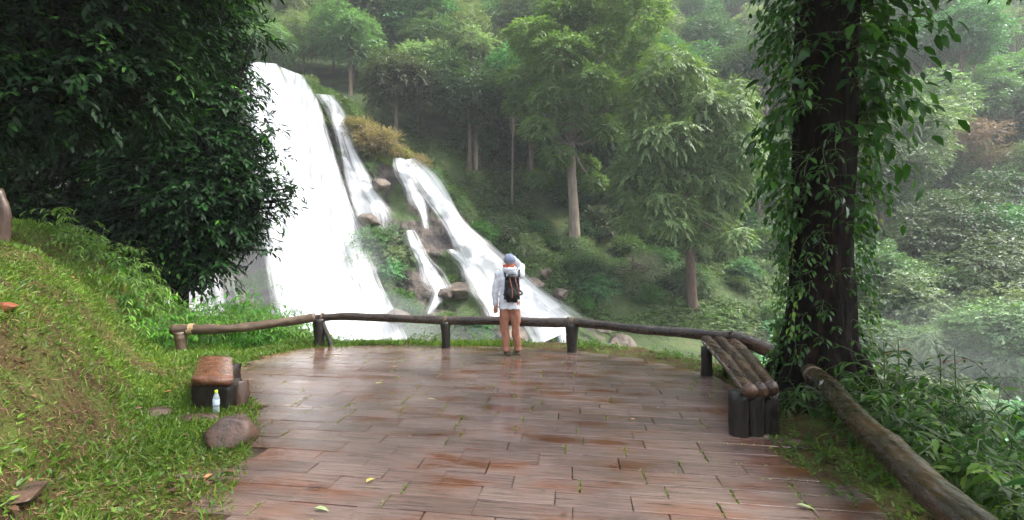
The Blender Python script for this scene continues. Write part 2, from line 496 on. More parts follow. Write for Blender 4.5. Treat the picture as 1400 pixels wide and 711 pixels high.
def cliff_material():
    m, nt, out = new_mat("cliff_rock")
    L = nt.links
    g = N(nt, "ShaderNodeNewGeometry")
    mp = N(nt, "ShaderNodeMapping"); mp.inputs["Scale"].default_value = (1, 1, .55); mp.inputs["Rotation"].default_value = (0, R(25), 0)
    L.new(g.outputs["Position"], mp.inputs[0])
    n1 = N(nt, "ShaderNodeTexNoise"); n1.inputs["Scale"].default_value = .7; n1.inputs["Detail"].default_value = 9; n1.inputs["Roughness"].default_value = .68
    L.new(mp.outputs[0], n1.inputs["Vector"])
    cr = ramp(nt, [(.32, (.018, .016, .017)), (.46, (.05, .043, .04)), (.58, (.12, .095, .08)), (.74, (.25, .2, .17))])
    L.new(n1.outputs["Fac"], cr.inputs[0])
    n3 = N(nt, "ShaderNodeTexNoise"); n3.inputs["Scale"].default_value = .33; n3.inputs["Detail"].default_value = 7
    L.new(g.outputs["Position"], n3.inputs["Vector"])
    mk = ramp(nt, [(.5, g3(0)), (.57, g3(1))])
    L.new(n3.outputs["Fac"], mk.inputs[0])
    mx = N(nt, "ShaderNodeMix", data_type='RGBA')
    mx.inputs["B"].default_value = (.05, .085, .022, 1)
    L.new(mk.outputs[0], mx.inputs["Factor"]); L.new(cr.outputs[0], mx.inputs["A"])
    bp = N(nt, "ShaderNodeBump"); bp.inputs["Strength"].default_value = 1; bp.inputs["Distance"].default_value = 1.1
    L.new(n1.outputs["Fac"], bp.inputs["Height"])
    bs = N(nt, "ShaderNodeBsdfPrincipled"); bs.inputs["Roughness"].default_value = .5; bs.inputs["Specular IOR Level"].default_value = .4
    L.new(mx.outputs["Result"], bs.inputs["Base Color"]); L.new(bp.outputs[0], bs.inputs["Normal"])
    L.new(bs.outputs[0], out.inputs["Surface"])
    return m
uu = np.arange(-60, 832, 3.0); nt_ = 150
U = np.repeat(uu[None], nt_ + 6, 0)
T = np.concatenate([np.linspace(0, 1, nt_)])
VV = cliff_v(uu)[None] + T[:, None] * (545 - cliff_v(uu))[None]
Dc = cliff_D(U[:nt_], VV)
Xc = (U[:nt_] - 700) / F * Dc; Zc = EYE - (VV - 355.5) / F * Dc
top = []
for k in range(6, 0, -1):      # the plateau behind the lip
    dd = Dc[0] + k * 1.6
    top.append((Xc[0] * dd / Dc[0], dd, Zc[0] + .12 * k * 1.6 + fbm(Xc[0], dd, 0, 2, 3) * .4 - .5))
XX = np.concatenate([np.array([t[0] for t in top]), Xc]); YY = np.concatenate([np.array([t[1] for t in top]), Dc]); ZZ = np.concatenate([np.array([t[2] for t in top]), Zc])
grid_mesh("cliff", XX, YY, ZZ, cliff_material())

# ------------------------------------------------------------------ water
def water_material(name, dens=1.0, sx=60.0, sy=3.0, edge=.18, col_=(.92, .93, .95)):
    m, nt, out = new_mat(name)
    L = nt.links
    uvn = N(nt, "ShaderNodeUVMap")
    mp = N(nt, "ShaderNodeMapping"); mp.inputs["Scale"].default_value = (sx, sy, 1)
    L.new(uvn.outputs[0], mp.inputs[0])
    nz = N(nt, "ShaderNodeTexNoise"); nz.inputs["Scale"].default_value = 1; nz.inputs["Detail"].default_value = 6; nz.inputs["Roughness"].default_value = .6
    L.new(mp.outputs[0], nz.inputs["Vector"])
    sep = N(nt, "ShaderNodeSeparateXYZ"); L.new(uvn.outputs[0], sep.inputs[0])
    # soft edges: 1 in the middle, 0 at the sides
    a1 = N(nt, "ShaderNodeMath", operation='SUBTRACT'); a1.inputs[1].default_value = .5; L.new(sep.outputs[0], a1.inputs[0])
    a2 = N(nt, "ShaderNodeMath", operation='ABSOLUTE'); L.new(a1.outputs[0], a2.inputs[0])
    e = N(nt, "ShaderNodeMapRange"); e.inputs[1].default_value = .5; e.inputs[2].default_value = .5 - edge; e.inputs[3].default_value = -.6; e.inputs[4].default_value = dens
    L.new(a2.outputs[0], e.inputs[0])
    at = N(nt, "ShaderNodeAttribute", attribute_name="rnd")      # body of water at that point of the ribbon
    s = N(nt, "ShaderNodeMath", operation='ADD'); L.new(e.outputs[0], s.inputs[0]); L.new(nz.outputs["Fac"], s.inputs[1])
    s2 = N(nt, "ShaderNodeMath", operation='ADD'); L.new(s.outputs[0], s2.inputs[0]); L.new(at.outputs["Fac"], s2.inputs[1])
    al = N(nt, "ShaderNodeMapRange"); al.inputs[1].default_value = 1.05; al.inputs[2].default_value = 1.75; al.interpolation_type = 'SMOOTHSTEP'
    L.new(s2.outputs[0], al.inputs[0])
    bs = N(nt, "ShaderNodeBsdfPrincipled"); bs.inputs["Base Color"].default_value = (*col_, 1)
    bs.inputs["Roughness"].default_value = .6
    tl = N(nt, "ShaderNodeBsdfTranslucent"); tl.inputs["Color"].default_value = (*col_, 1)
    ms = N(nt, "ShaderNodeMixShader"); ms.inputs[0].default_value = .35
    L.new(bs.outputs[0], ms.inputs[1]); L.new(tl.outputs[0], ms.inputs[2])
    tr = N(nt, "ShaderNodeBsdfTransparent")
    mx = N(nt, "ShaderNodeMixShader")
    L.new(al.outputs[0], mx.inputs[0]); L.new(tr.outputs[0], mx.inputs[1]); L.new(ms.outputs[0], mx.inputs[2])
    L.new(mx.outputs[0], out.inputs["Surface"])
    return m
M_WMAIN = water_material("falling_water", dens=.95, sx=26, sy=2.6, edge=.48)
M_WVEIL = water_material("thin_falling_water", dens=.7, sx=46, sy=2.4, edge=.3)
M_WTHIN = water_material("cascading_water", dens=.85, sx=18, sy=2.2, edge=.5)
M_WTRICK = water_material("trickling_water", dens=.42, sx=30, sy=6, edge=.35)
def ribbon(name, rows, mat, off=.9, n=90, m=26, bulge=.6, body=(.1, .1), follow=.6, wide=None):
    """rows: (uL, vL, uR, vR) down the fall"""
    c = curve(np.array(rows, float), n)
    if mat is M_WTHIN:
        w = (c[:, 2:4] - c[:, 0:2]) * .85 * (1 + .35 * np.sin(np.linspace(0, 14, n)))[:, None]
        c[:, 0:2] -= w; c[:, 2:4] += w
    s = np.linspace(0, 1, m)
    U = c[:, 0:1] * (1 - s) + c[:, 2:3] * s
    V = c[:, 1:2] * (1 - s) + c[:, 3:4] * s
    D = follow * cliff_D(U, V) + (1 - follow) * cliff_D(U, V, 0) - off - bulge * np.sin(np.pi * s)[None]
    D = D - .25 * fbm(U / 14, V / 40, 0, 1, 3) - (.5 * fbm(U / 7, V / 90, 4, 1, 3) if off > 1.5 else 0)
    X = (U - 700) / F * D; Z = EYE - (V - 355.5) / F * D
    idx = np.arange(n * m).reshape(n, m)
    Fq = np.stack([idx[:-1, :-1], idx[:-1, 1:], idx[1:, 1:], idx[1:, :-1]], -1).reshape(-1, 4)
    b = np.repeat(np.interp(np.linspace(0, 1, n), np.linspace(0, 1, len(body)), body)[:, None], m, 1)
    me = mesh_from(name, np.stack([X, D, Z], -1).reshape(-1, 3), Fq, True, b.ravel())
    uvl = me.uv_layers.new(name="UVMap")
    li = np.zeros(len(me.loops), dtype=np.int32); me.loops.foreach_get("vertex_index", li)
    uvs = np.stack([np.repeat(s[None], n, 0), np.repeat(np.linspace(0, 1, n)[:, None], m, 1)], -1).reshape(-1, 2)[li]
    uvl.data.foreach_set("uv", uvs.astype(np.float32).ravel())
    o = add(name, me, mat); o["kind"] = "structure"
    return o
ribbon("main_waterfall", [(300, 82, 398, 88), (290, 120, 440, 130), (295, 200, 468, 200), (300, 270, 486, 270), (305, 310, 505, 310), (320, 340, 526, 345), (345, 400, 552, 400), (370, 450, 590, 452), (380, 530, 625, 530)], M_WMAIN, off=2.2, m=60, n=140, bulge=1.2, body=(.45, .35, .2, .1), follow=.25)
ribbon("waterfall_veil", [(322, 84, 390, 88), (312, 150, 425, 140), (322, 250, 462, 250), (330, 350, 500, 350), (340, 430, 540, 430), (350, 530, 600, 530)], M_WVEIL, off=3.2, m=60, n=120, bulge=1.2, body=(.6, .4, .4, .6), follow=.1)
ribbon("waterfall_side_spray", [(90, 90, 330, 84), (85, 200, 345, 200), (70, 300, 360, 300), (60, 400, 400, 400), (60, 530, 430, 530)], M_WVEIL, off=1.2, m=60, n=100, bulge=.8, body=(.15, .1, .1, .4), follow=.6)
ribbon("rock_face_trickles", [(428, 128, 470, 150), (445, 190, 500, 200), (455, 250, 545, 250), (478, 300, 580, 300), (505, 350, 620, 350), (530, 400, 640, 400), (550, 450, 660, 450)], M_WTRICK, off=.35, m=60, n=120, bulge=.1, body=(.1, .0, .1, .0, .05), follow=.95)
ribbon("main_fall_edge_spray", [(370, 86, 425, 108), (385, 130, 448, 145), (395, 200, 470, 205), (412, 270, 494, 270), (430, 340, 522, 340), (450, 400, 548, 400), (470, 450, 575, 450), (490, 530, 610, 530)], M_WVEIL, off=1.9, m=50, n=120, bulge=.5, body=(.5, .4, .3, .4), follow=.4)
ribbon("joining_strand", [(448, 135, 462, 140), (452, 170, 472, 172), (456, 205, 482, 205), (462, 240, 492, 240), (470, 280, 508, 280), (482, 320, 520, 320), (498, 370, 540, 370)], M_WTHIN, off=.9, body=(.3, .15, .0, .1, .0, -.1))
ribbon("braided_strand", [(560, 222, 572, 220), (590, 262, 606, 256), (612, 300, 630, 296), (640, 335, 662, 330), (672, 368, 700, 360), (706, 398, 736, 388), (744, 428, 776, 416)], M_WTHIN, off=1.1, n=120, body=(.0, .2, .0, .25, .1))
ribbon("upper_cascade", [(432, 128, 452, 130), (448, 150, 468, 152), (458, 180, 482, 180), (470, 215, 494, 210), (478, 240, 506, 236), (484, 262, 524, 262), (490, 290, 552, 292), (500, 320, 548, 312)], M_WTHIN, off=.7, body=(.5, .35, .2, .2, -.1))
ribbon("left_rock_cascade", [(462, 215, 480, 215), (475, 245, 500, 250), (480, 290, 520, 290), (492, 330, 525, 320), (505, 380, 530, 370)], M_WTHIN, off=.5, body=(.1, .3, .1, -.1))
ribbon("middle_cascade", [(538, 216, 552, 216), (545, 245, 568, 243), (556, 270, 580, 268), (566, 290, 590, 292), (574, 312, 592, 312)], M_WTHIN, off=.7, body=(.45, .4, .2, .0))
ribbon("diagonal_cascade", [(551, 219, 568, 216), (572, 250, 594, 242), (590, 280, 616, 272), (606, 308, 634, 298), (622, 334, 654, 322), (640, 360, 680, 350), (660, 392, 708, 374), (688, 425, 738, 394), (720, 448, 770, 420), (740, 470, 790, 446)], M_WTHIN, off=.8, body=(.5, .5, .45, .5, .5), n=140)
ribbon("lower_left_cascade", [(605, 342, 628, 340), (622, 358, 650, 352), (636, 385, 664, 376), (650, 415, 680, 405), (664, 440, 700, 425)], M_WTHIN, off=.6, body=(.1, .4, .3, .2))
ribbon("split_cascade", [(552, 316, 568, 314), (560, 340, 578, 336), (568, 362, 594, 358), (578, 385, 606, 380), (584, 402, 618, 398), (578, 430, 596, 428)], M_WTHIN, off=.7, body=(.25, .35, .3, .35, .0))
ribbon("foot_cascade", [(738, 424, 758, 420), (745, 440, 772, 436), (752, 460, 786, 456), (752, 490, 800, 486)], M_WTHIN, off=.5, body=(.3, .2, .2))

def river_mat():
    m, nt, out = new_mat("river_water")
    L = nt.links
    g = N(nt, "ShaderNodeNewGeometry")
    mp = N(nt, "ShaderNodeMapping"); mp.inputs["Scale"].default_value = (.5, 1.6, 1)
    L.new(g.outputs["Position"], mp.inputs[0])
    nz = N(nt, "ShaderNodeTexNoise"); nz.inputs["Scale"].default_value = .8; nz.inputs["Detail"].default_value = 7
    L.new(mp.outputs[0], nz.inputs["Vector"])
    cr = ramp(nt, [(.45, (.05, .07, .07)), (.6, (.2, .24, .25)), (.72, (.6, .64, .66))])
    L.new(nz.outputs["Fac"], cr.inputs[0])
    bp = N(nt, "ShaderNodeBump"); bp.inputs["Strength"].default_value = .5; bp.inputs["Distance"].default_value = .2
    L.new(nz.outputs["Fac"], bp.inputs["Height"])
    bs = N(nt, "ShaderNodeBsdfPrincipled"); bs.inputs["Roughness"].default_value = .2
    L.new(cr.outputs[0], bs.inputs["Base Color"]); L.new(bp.outputs[0], bs.inputs["Normal"]); L.new(bs.outputs[0], out.inputs["Surface"])
    return m
X, Y = np.meshgrid(np.linspace(-22, 60, 60), np.linspace(16, 50, 40))
grid_mesh("water", X, Y, -4.9 - .24 * np.clip(X - 7, 0, 22) + .08 * fbm(X, Y, 0, 2, 2), river_mat())

# ------------------------------------------------------------------ leaves and crowns
def leaf_geo(mb, Pn, Dn, Nn, size, width=.5, fold=.25, kind=0, rnd=None):
    """Pn base points, Dn leaf directions, Nn rough normals, size lengths"""
    n = len(Pn)
    size = np.broadcast_to(np.asarray(size, float), (n,))[:, None]
    D = unit(Dn); S = unit(np.cross(D, Nn)); Nr = np.cross(S, D)
    if rnd is None: rnd = rng.random(n)
    if kind == 0:       # folded diamond, 4 points
        t = [(0, 0, 0), (.45, width * .5, fold * width * .5), (1, 0, -.08), (.45, -width * .5, fold * width * .5)]
        f = np.array([[0, 1, 2], [0, 2, 3]])
    elif kind == 1:     # pointed oval with a midrib, 8 points
        w = width
        t = [(0, 0, 0), (.28, w * .42, fold * w * .4), (.28, 0, .0), (.28, -w * .42, fold * w * .4), (.65, w * .36, fold * w * .3 - .06), (.65, 0, -.06), (.65, -w * .36, fold * w * .3 - .06), (1, 0, -.2)]
        f = np.array([[0, 2, 1], [0, 3, 2], [1, 2, 5], [1, 5, 4], [2, 3, 6], [2, 6, 5], [4, 5, 7], [5, 6, 7]])
    else:               # blade, 5 points bending over
        w = width
        t = [(0, w * .5, 0), (0, -w * .5, 0), (.55, w * .4, -.04), (.55, -w * .4, -.04), (1, 0, -.28)]
        f = np.array([[0, 1, 3], [0, 3, 2], [2, 3, 4]])
    t = np.array(t)
    V = Pn[:, None, :] + size[:, None] * (D[:, None] * t[None, :, 0:1] + S[:, None] * t[None, :, 1:2] + Nr[:, None] * t[None, :, 2:3])
    k = len(t)
    Fa = (f[None] + (np.arange(n) * k)[:, None, None]).reshape(-1, 3)
    mb.put(V.reshape(-1, 3), [Fa], np.repeat(rnd, k))

def rdir(n, r=None):
    r = r or rng
    v = r.normal(size=(n, 3)); return unit(v)

def sprays(mb, C, A, nl, length, leaf, width=.5, droop=.3, kind=0, spread=1.0, jit=.25, fold=.25, side=True):
    """clusters of nl leaves spaced along a twig starting at C in direction A"""
    n = len(C)
    A = unit(A)
    length = np.broadcast_to(np.asarray(length, float), (n,))
    leaf = np.broadcast_to(np.asarray(leaf, float), (n,))
    up = np.array([0, 0, 1.0])
    S = unit(np.cross(A, up) + 1e-4)
    t = (np.arange(nl) + .5) / nl
    ctr = C[:, None] + A[:, None] * (t[None, :, None] * length[:, None, None]) - up * (droop * (t ** 2)[None, :, None] * length[:, None, None])
    sgn = np.where(np.arange(nl) % 2 == 0, 1.0, -1.0)[None, :, None]
    d = A[:, None] * (.5 + .5 * t[None, :, None]) + S[:, None] * sgn * spread * (1.1 - t[None, :, None]) - up * droop + rng.normal(size=(n, nl, 3)) * jit
    nn = np.repeat(unit(up + .5 * A)[:, None], nl, 1) + rng.normal(size=(n, nl, 3)) * jit
    base = rng.random((n, 1)) * .55 + rng.random((n, nl)) * .45
    leaf_geo(mb, ctr.reshape(-1, 3), d.reshape(-1, 3), nn.reshape(-1, 3), np.repeat(leaf, nl) * rng.uniform(.7, 1.15, n * nl), width, fold, kind, base.ravel())

def lobe_points(c, r, n, top=.35, inner=.3):
    d = rdir(n); d[:, 2] += top; d = unit(d)
    q = (rng.random(n) ** .5) * inner + (1 - inner)
    lump = 1 + .38 * vnoise(d[:, 0] * 3 + c[0], d[:, 1] * 3 + c[1], d[:, 2] * 3 + c[2])
    return np.asarray(c) + d * np.asarray(r) * (q * lump)[:, None], d

def make_tree(name, h, cr, ch, nlobe, nspray, leaf, mat, bark, trunk_r=.25, base=.35, lobe_r=.34, droop=.35, nl=7, width=.5, seed=0, spread=1.0, lean=0.0, flat=.75, vis=True, kind=0):
    """h height, cr crown radius, ch crown vertical half-height; built at the origin"""
    global rng
    keep = rng; rng = np.random.default_rng(seed)
    root = empty(name, (0, 0, 0))
    zc = h - ch
    tb = MB()
    tp = curve([(0, 0, -1.2), (lean * .3, .1, h * .3), (lean * .7, -.1, h * .6), (lean, 0, h * .9)], 12)
    tube(tb, tp, np.linspace(trunk_r * 1.15, trunk_r * .3, 12), 8)
    lm = MB()
    for k in range(nlobe):
        d = rdir(1)[0]
        d[2] = d[2] * .8 + .25
        rr = rng.uniform(.45, .85)
        c = np.array([lean + d[0] * cr * rr, d[1] * cr * rr, zc + d[2] * ch * rr])
        lr = cr * lobe_r * rng.uniform(.7, 1.3)
        ns = int(nspray / nlobe)
        p, dd = lobe_points(c, (lr, lr, lr * flat), ns)
        ax = dd + .25 * rng.normal(size=(ns, 3)); ax[:, 2] *= .6
        sprays(lm, p, ax, nl, leaf * 2.6, leaf, width, droop, kind, spread)
        q = tp[int(rng.integers(5, 10))]
        mid = (q + c) / 2 + np.array([0, 0, -.08 * cr])
        tube(tb, curve([q, mid, c], 6), np.linspace(trunk_r * .38, trunk_r * .1, 6), 5, cap=False)
    tb.build("trunk", bark, root, True)
    lm.build("crown", mat, root)
    rng = keep
    return root

def make_bush(name, r, h, nspray, leaf, mat, seed=0, droop=.3, nl=7, width=.5, kind=0, spread=1.0, stems=True):
    global rng
    keep = rng; rng = np.random.default_rng(seed)
    root = empty(name, (0, 0, 0))
    lm = MB(); sm = MB()
    nb = 9
    for k in range(nb):
        a = rng.uniform(0, 6.28); q = rng.uniform(0, .65) * r
        c = np.array([math.cos(a) * q, math.sin(a) * q, h * rng.uniform(.3, .72)])
        lr = r * rng.uniform(.3, .5)
        p, dd = lobe_points(c, (lr, lr, h * .32), nspray // nb)
        ax = dd.copy(); ax[:, 2] = ax[:, 2] * .7 + .15
        sprays(lm, p, ax, nl, leaf * 2.6, leaf, width, droop, kind, spread)
        tube(sm, curve([(0, 0, -.3), c * .5 + np.array([0, 0, -.05]), c], 5), np.linspace(.06 * r * .5, .02 * r * .5, 5), 5)
    sm.build("stems", M_BARK, root, True)
    lm.build("foliage", mat, root)
    rng = keep
    return root

# prototypes for the far hillside
protos = {}
protos['round'] = [make_tree("broadleaf_tree", 12, 4.6, 4.4, 26, 2800, .38, M_FAR, M_BARK, seed=s, trunk_r=.28) for s in (11, 12, 13)]
protos['dark'] = [make_tree("broadleaf_tree", 14, 4.4, 5.2, 26, 2800, .36, M_FARDARK, M_BARK, seed=s, trunk_r=.28) for s in (21, 22)]
protos['pale'] = [make_tree("feathery_tree", 11, 4.4, 3.8, 24, 2800, .36, M_PALE, M_BARK, seed=s, droop=.6, width=.32, trunk_r=.2) for s in (31, 32)]
protos['tall'] = [make_tree("tall_tree", 20, 4.4, 4.6, 22, 2400, .38, M_FAR, M_PALEBARK, seed=s, trunk_r=.3, lean=.6) for s in (41, 42)]
KN = {'round': ("broadleaf tree", "rounded broadleaf tree"), 'dark': ("broadleaf tree", "dark dense tree"),
      'pale': ("tree", "pale green feathery tree"), 'tall': ("tall tree", "tall bare-stemmed tree")}
bush_p = [make_bush("hillside_shrub", 2.2, 2.6, 700, .24, M_FAR, seed=51), make_bush("hillside_shrub", 2.2, 2.4, 700, .26, M_GCOVER, seed=52), make_bush("hillside_shrub", 2.0, 2.6, 700, .2, M_PALE, seed=53, droop=.6, width=.3)]
tan_p = make_bush("tan_shrub", 1.6, 1.8, 600, .16, M_TAN, seed=54, droop=.1, width=.4)
note_kids()
used_proto = set()
def place(proto, loc, s, rz=None, label=None, cat=None, group=None, name=None):
    if proto.name in used_proto:
        o = copy_tree(proto)
    else:
        o = proto; used_proto.add(proto.name)
    o.location = loc
    o.scale = (s, s, s) if np.isscalar(s) else s
    o.rotation_euler = (0, 0, rng.uniform(0, 6.28) if rz is None else rz)
    tag(o, label, cat, group)
    LAST[0] = o
    return o
LAST = [None]
CB = {}

BINS = {}
def region(u, D):
    side = ["above the main fall", "above the cascades", "left of the giant tree", "behind the giant tree", "behind the drooping-leaved tree", "behind the vine trunk", "at the right edge"][int(np.searchsorted([430, 600, 735, 880, 1040, 1230], u))]
    hh = "low on the slope" if D < 68 else ("midway up the slope" if D < 86 else ("high on the slope" if D < 108 else ("just below the skyline" if D < 135 else "on the skyline")))
    return hh, side
D = 50.0; ntree = 0
placed = []
while D < 168:
    s = 1 + (D - 50) / 130.0
    step = 7.6 * s
    x0, x1 = (250 - 700) / F * D, (1470 - 700) / F * D
    x = x0 + rng.uniform(0, step)
    while x < x1:
        xx = x + rng.uniform(-1, 1) * step * .25; yy = D + rng.uniform(-1, 1) * step * .35
        u = 700 + F * xx / yy
        z = Hs(xx, yy)
        ok = True
        if u < 800 and yy < np.interp(u, [250, 430, 560, 640, 700, 800], [66, 58, 56, 54, 55, 54]): ok = False
        if 800 <= u < 1040 and yy < 54: ok = False
        if u >= 1100 and yy < 60: ok = False
        if 1255 < u < 1400 and yy < 74: ok = False
        vtop = 355.5 - (z + 10 * s - EYE) / yy * F
        if ok:
            k = rng.choice(['round', 'dark', 'pale', 'tall'], p=[.46, .24, .17, .13] if u < 1040 else [.42, .14, .26, .18])
            if k == 'dark' and D > 110: k = 'round'
            if 640 < u < 1040 and D < 72 and rng.random() < .7: k = 'dark'
            pr = protos[k][int(rng.integers(len(protos[k])))]
            hh, side = region(u, yy)
            o = place(pr, (xx, yy, z - .3), s * rng.uniform(.8, 1.2), cat=KN[k][0])
            BINS.setdefault((KN[k][1], hh, side), []).append((u, o))
            placed.append((xx, yy)); ntree += 1
        x += step * rng.uniform(.85, 1.15)
    D += step * .78
ORD = {1: [""], 2: ["left ", "right "], 3: ["leftmost ", "middle ", "rightmost "]}
for n_ in range(4, 11):
    ORD[n_] = ["leftmost "] + [w_ + " from left " for w_ in ("second", "third", "fourth", "fifth", "sixth", "seventh", "eighth", "ninth")[:n_ - 2]] + ["rightmost "]
def name_bins(bins):
  for (kk, hh, side), L_ in bins.items():
    L_.sort(key=lambda a: a[0])
    for i, (u, o) in enumerate(L_):
        if len(L_) > 1: o["group"] = kk + "s " + hh + " " + side
        o["label"] = (ORD[len(L_)][i] if len(L_) <= 10 else "") + kk + " " + hh + " " + side
name_bins(BINS)
def side_of(u):
    return ["by the cascade", "left of the giant trunk", "right of the giant trunk", "between the two lone trunks", "right of the lone trunks", "behind the vine trunk", "right of the vine trunk", "at the right edge"][int(np.searchsorted([700, 780, 850, 945, 1040, 1180, 1290], u))]
SB = {}
print("forest trees", ntree)

# shrubs on the open slopes
nb = 0
for i in range(500):
    u = rng.uniform(600, 1460); D = rng.uniform(41, 62)
    if u > 1040: D = rng.uniform(32, 62)
    if u < 900 and D > 56: continue
    x = (u - 700) / F * D
    if u < 780 and D < np.interp(u, [600, 700, 780], [48, 44, 42]): continue
    z = Hs(x, D)
    if (z < -4.2 and u < 1040) or (900 < u < 990 and D < 44): continue
    if nb > 150: break
    w = int(rng.choice([0, 1, 2], p=[.4, .4, .2]))
    lw = ["mid green rounded shrub", "bright green leafy shrub", "pale wispy shrub"][w]
    hh = "on the lower bank" if D < 47 else ("on the middle bank" if D < 54 else "on the upper bank")
    o = place(bush_p[w], (x, D, z - .2), rng.uniform(.45, 1.1), cat="shrub")
    SB.setdefault((lw, hh, side_of(u)), []).append((u, o))
    nb += 1
for i in range(42):
    u = rng.uniform(1070, 1470); D = rng.uniform(26, 44); x = (u - 700) / F * D
    w = int(rng.choice([0, 1, 2], p=[.5, .2, .3])); lw = ["mid green", "bright green", "pale wispy"][w]
    o = place(bush_p[w], (x, D, Hs(x, D) - .3), rng.uniform(.9, 1.7), cat="shrub")
    SB.setdefault(("large " + lw + " shrub", "on the misty floor", side_of(u)), []).append((u, o))
dark_p = make_bush("hillside_shrub", 2.6, 3.4, 900, .3, M_FARDARK, seed=59)
note_kids()
for i in range(60):
    u = rng.uniform(610, 1460); D = rng.uniform(54, 76); x = (u - 700) / F * D
    o = place(dark_p, (x, D, Hs(x, D) - .3), rng.uniform(.8, 1.5), cat="shrub")
    SB.setdefault(("dark thicket", "among the lowest forest trunks" if D < 63 else "higher among the forest trunks", side_of(u)), []).append((u, o))
name_bins(SB)
MB_ = {}
for (u, D, sc_) in [(1195, 44, .9), (1225, 40, .75), (1262, 42, .8), (1300, 46, 1.0), (1335, 40, .85), (1372, 36, .8), (1410, 40, 1.0), (1245, 34, .6), (1320, 33, .65), (1395, 31, .75), (1440, 34, .9), (1180, 36, .6), (1285, 37, .7), (1355, 47, 1.0)]:
    x = (u - 700) / F * D; k = ['round', 'dark', 'pale'][int(rng.integers(3))]
    o = place(protos[k][int(rng.integers(2))], (x, D, Hs(x, D) - 1.2), sc_, cat="tree")
    MB_.setdefault((KN[k][1], "rising from the misty floor", side_of(u)), []).append((u, o))
name_bins(MB_)
# shrubs on the cliff
cs = [(520, 335, 1.0, 0), (508, 360, .8, 0), (535, 375, .8, 0), (545, 350, .6, 0), (520, 405, .8, 2), (545, 415, .7, 1), (560, 430, .6, 1), (500, 395, .5, 0), (610, 440, .5, 1), (640, 445, .5, 0), (600, 455, .6, 1),
      (620, 385, .4, 1), (505, 235, .5, 2), (512, 255, .5, 2), (500, 215, .5, 1), (600, 415, .4, 1), (655, 455, .6, 0), (575, 455, .7, 1), (485, 330, .4, 0), (622, 405, .4, 1)]
for i, (u, v, s, w) in enumerate(cs):
    uu_, vv_ = np.array([float(u)]), np.array([float(v)])
    d = float(cliff_D(uu_, vv_)[0]) - .1
    p = P(u, v, d)
    hh = "upper" if v < 300 else ("middle" if v < 410 else "lower")
    lw = ["dark green", "bright green", "pale wispy"][w]
    place(bush_p[w], tuple(p - np.array([0, 0, 1.0 * s])), s, cat="shrub")
    CB.setdefault((lw + " shrub", "on the " + hh + " rock", "between the cascades"), []).append((u, bpy.context.scene.objects[-1] if False else LAST[0]))
for i, (u, s) in enumerate([(474, .9), (488, 1.2), (503, 1.1), (516, 1.35), (530, 1.1), (546, .8), (572, .9), (497, .8), (524, .9), (460, .7)]):
    vt = float(cliff_v(u)); d = float(np.interp(u, _cu, _cD))
    p = P(u, vt + rng.uniform(0, 14), d - .6)
    place(tan_p, tuple(p - np.array([0, 0, .5 * s])), s, cat="shrub")
    CB.setdefault(("tan and olive shrub", "on the rock ridge", "above the cascades"), []).append((u, LAST[0]))
for i, (u, s) in enumerate([(405, .7), (420, .9), (436, .8), (448, 1.0), (462, 1.0), (478, .9), (412, .6), (592, .8), (610, .7), (632, .8), (655, .7)]):
    vt = float(cliff_v(u)); d = float(np.interp(u, _cu, _cD))
    p = P(u, vt + 2, d + .8)
    place(bush_p[2 if i % 2 else 1], tuple(p - np.array([0, 0, .8 * s])), s, cat="shrub")
    CB.setdefault(("bright grassy shrub", "on the cliff edge", "above the upper cascade" if u < 500 else "right of the diagonal cascade"), []).append((u, LAST[0]))
name_bins(CB)
# ground cover on the far slope, one mass
gm = MB()
n = 60000
u = rng.uniform(560, 1460, n); D = 36 + 84 * rng.random(n) ** 1.3
D = np.where(u > 1040, D - 10 * rng.random(n) ** 2, D)
x = (u - 700) / F * D
z = H(x, D)
k = ((z > -4.6) | (u > 1040)) & (fbm(x, D, 0, 5, 2) > -.35) & ((u > 720) | (D > np.interp(u, [560, 720], [46, 42])))
x, D, z = x[k], D[k], z[k]
sprays(gm, np.stack([x, D, z - .05], -1), np.stack([rng.normal(size=len(x)), rng.normal(size=len(x)) - .4, rng.uniform(.5, 1.6, len(x))], -1), 6, .5 + .006 * x * 0 + .005 * D, .2 + .0028 * D, .5, .5)
tag(gm.build("ground_cover", M_GCOVER), kind="stuff")
# grass on the cliff lip and shoulders
gm = MB()
n = 9000
u = rng.uniform(385, 560, n); q = rng.random(n) ** 2
vt = cliff_v(u); d0 = np.interp(u, _cu, _cD)
v = vt + q * 26 * sstep(380, 430, u) - 2
back = rng.random(n) < .45
dd = np.where(back, d0 + rng.uniform(0, 7, n), cliff_D(u, v) - .1)
x = (u - 700) / F * dd; z = EYE - (v - 355.5) / F * dd + np.where(back, .1, 0)
sprays(gm, np.stack([x, dd, z], -1), np.stack([rng.normal(size=n) * .7, rng.normal(size=n) * .5 - .5, rng.uniform(.4, 1.5, n)], -1), 4, .5, .5, .12, .6, 2)
tag(gm.build("cliff_grass", leaf_mat("lip_grass", [(0, (.12, .19, .03)), (.6, (.22, .3, .06)), (1, (.3, .34, .1))], vary=.1)), kind="stuff")

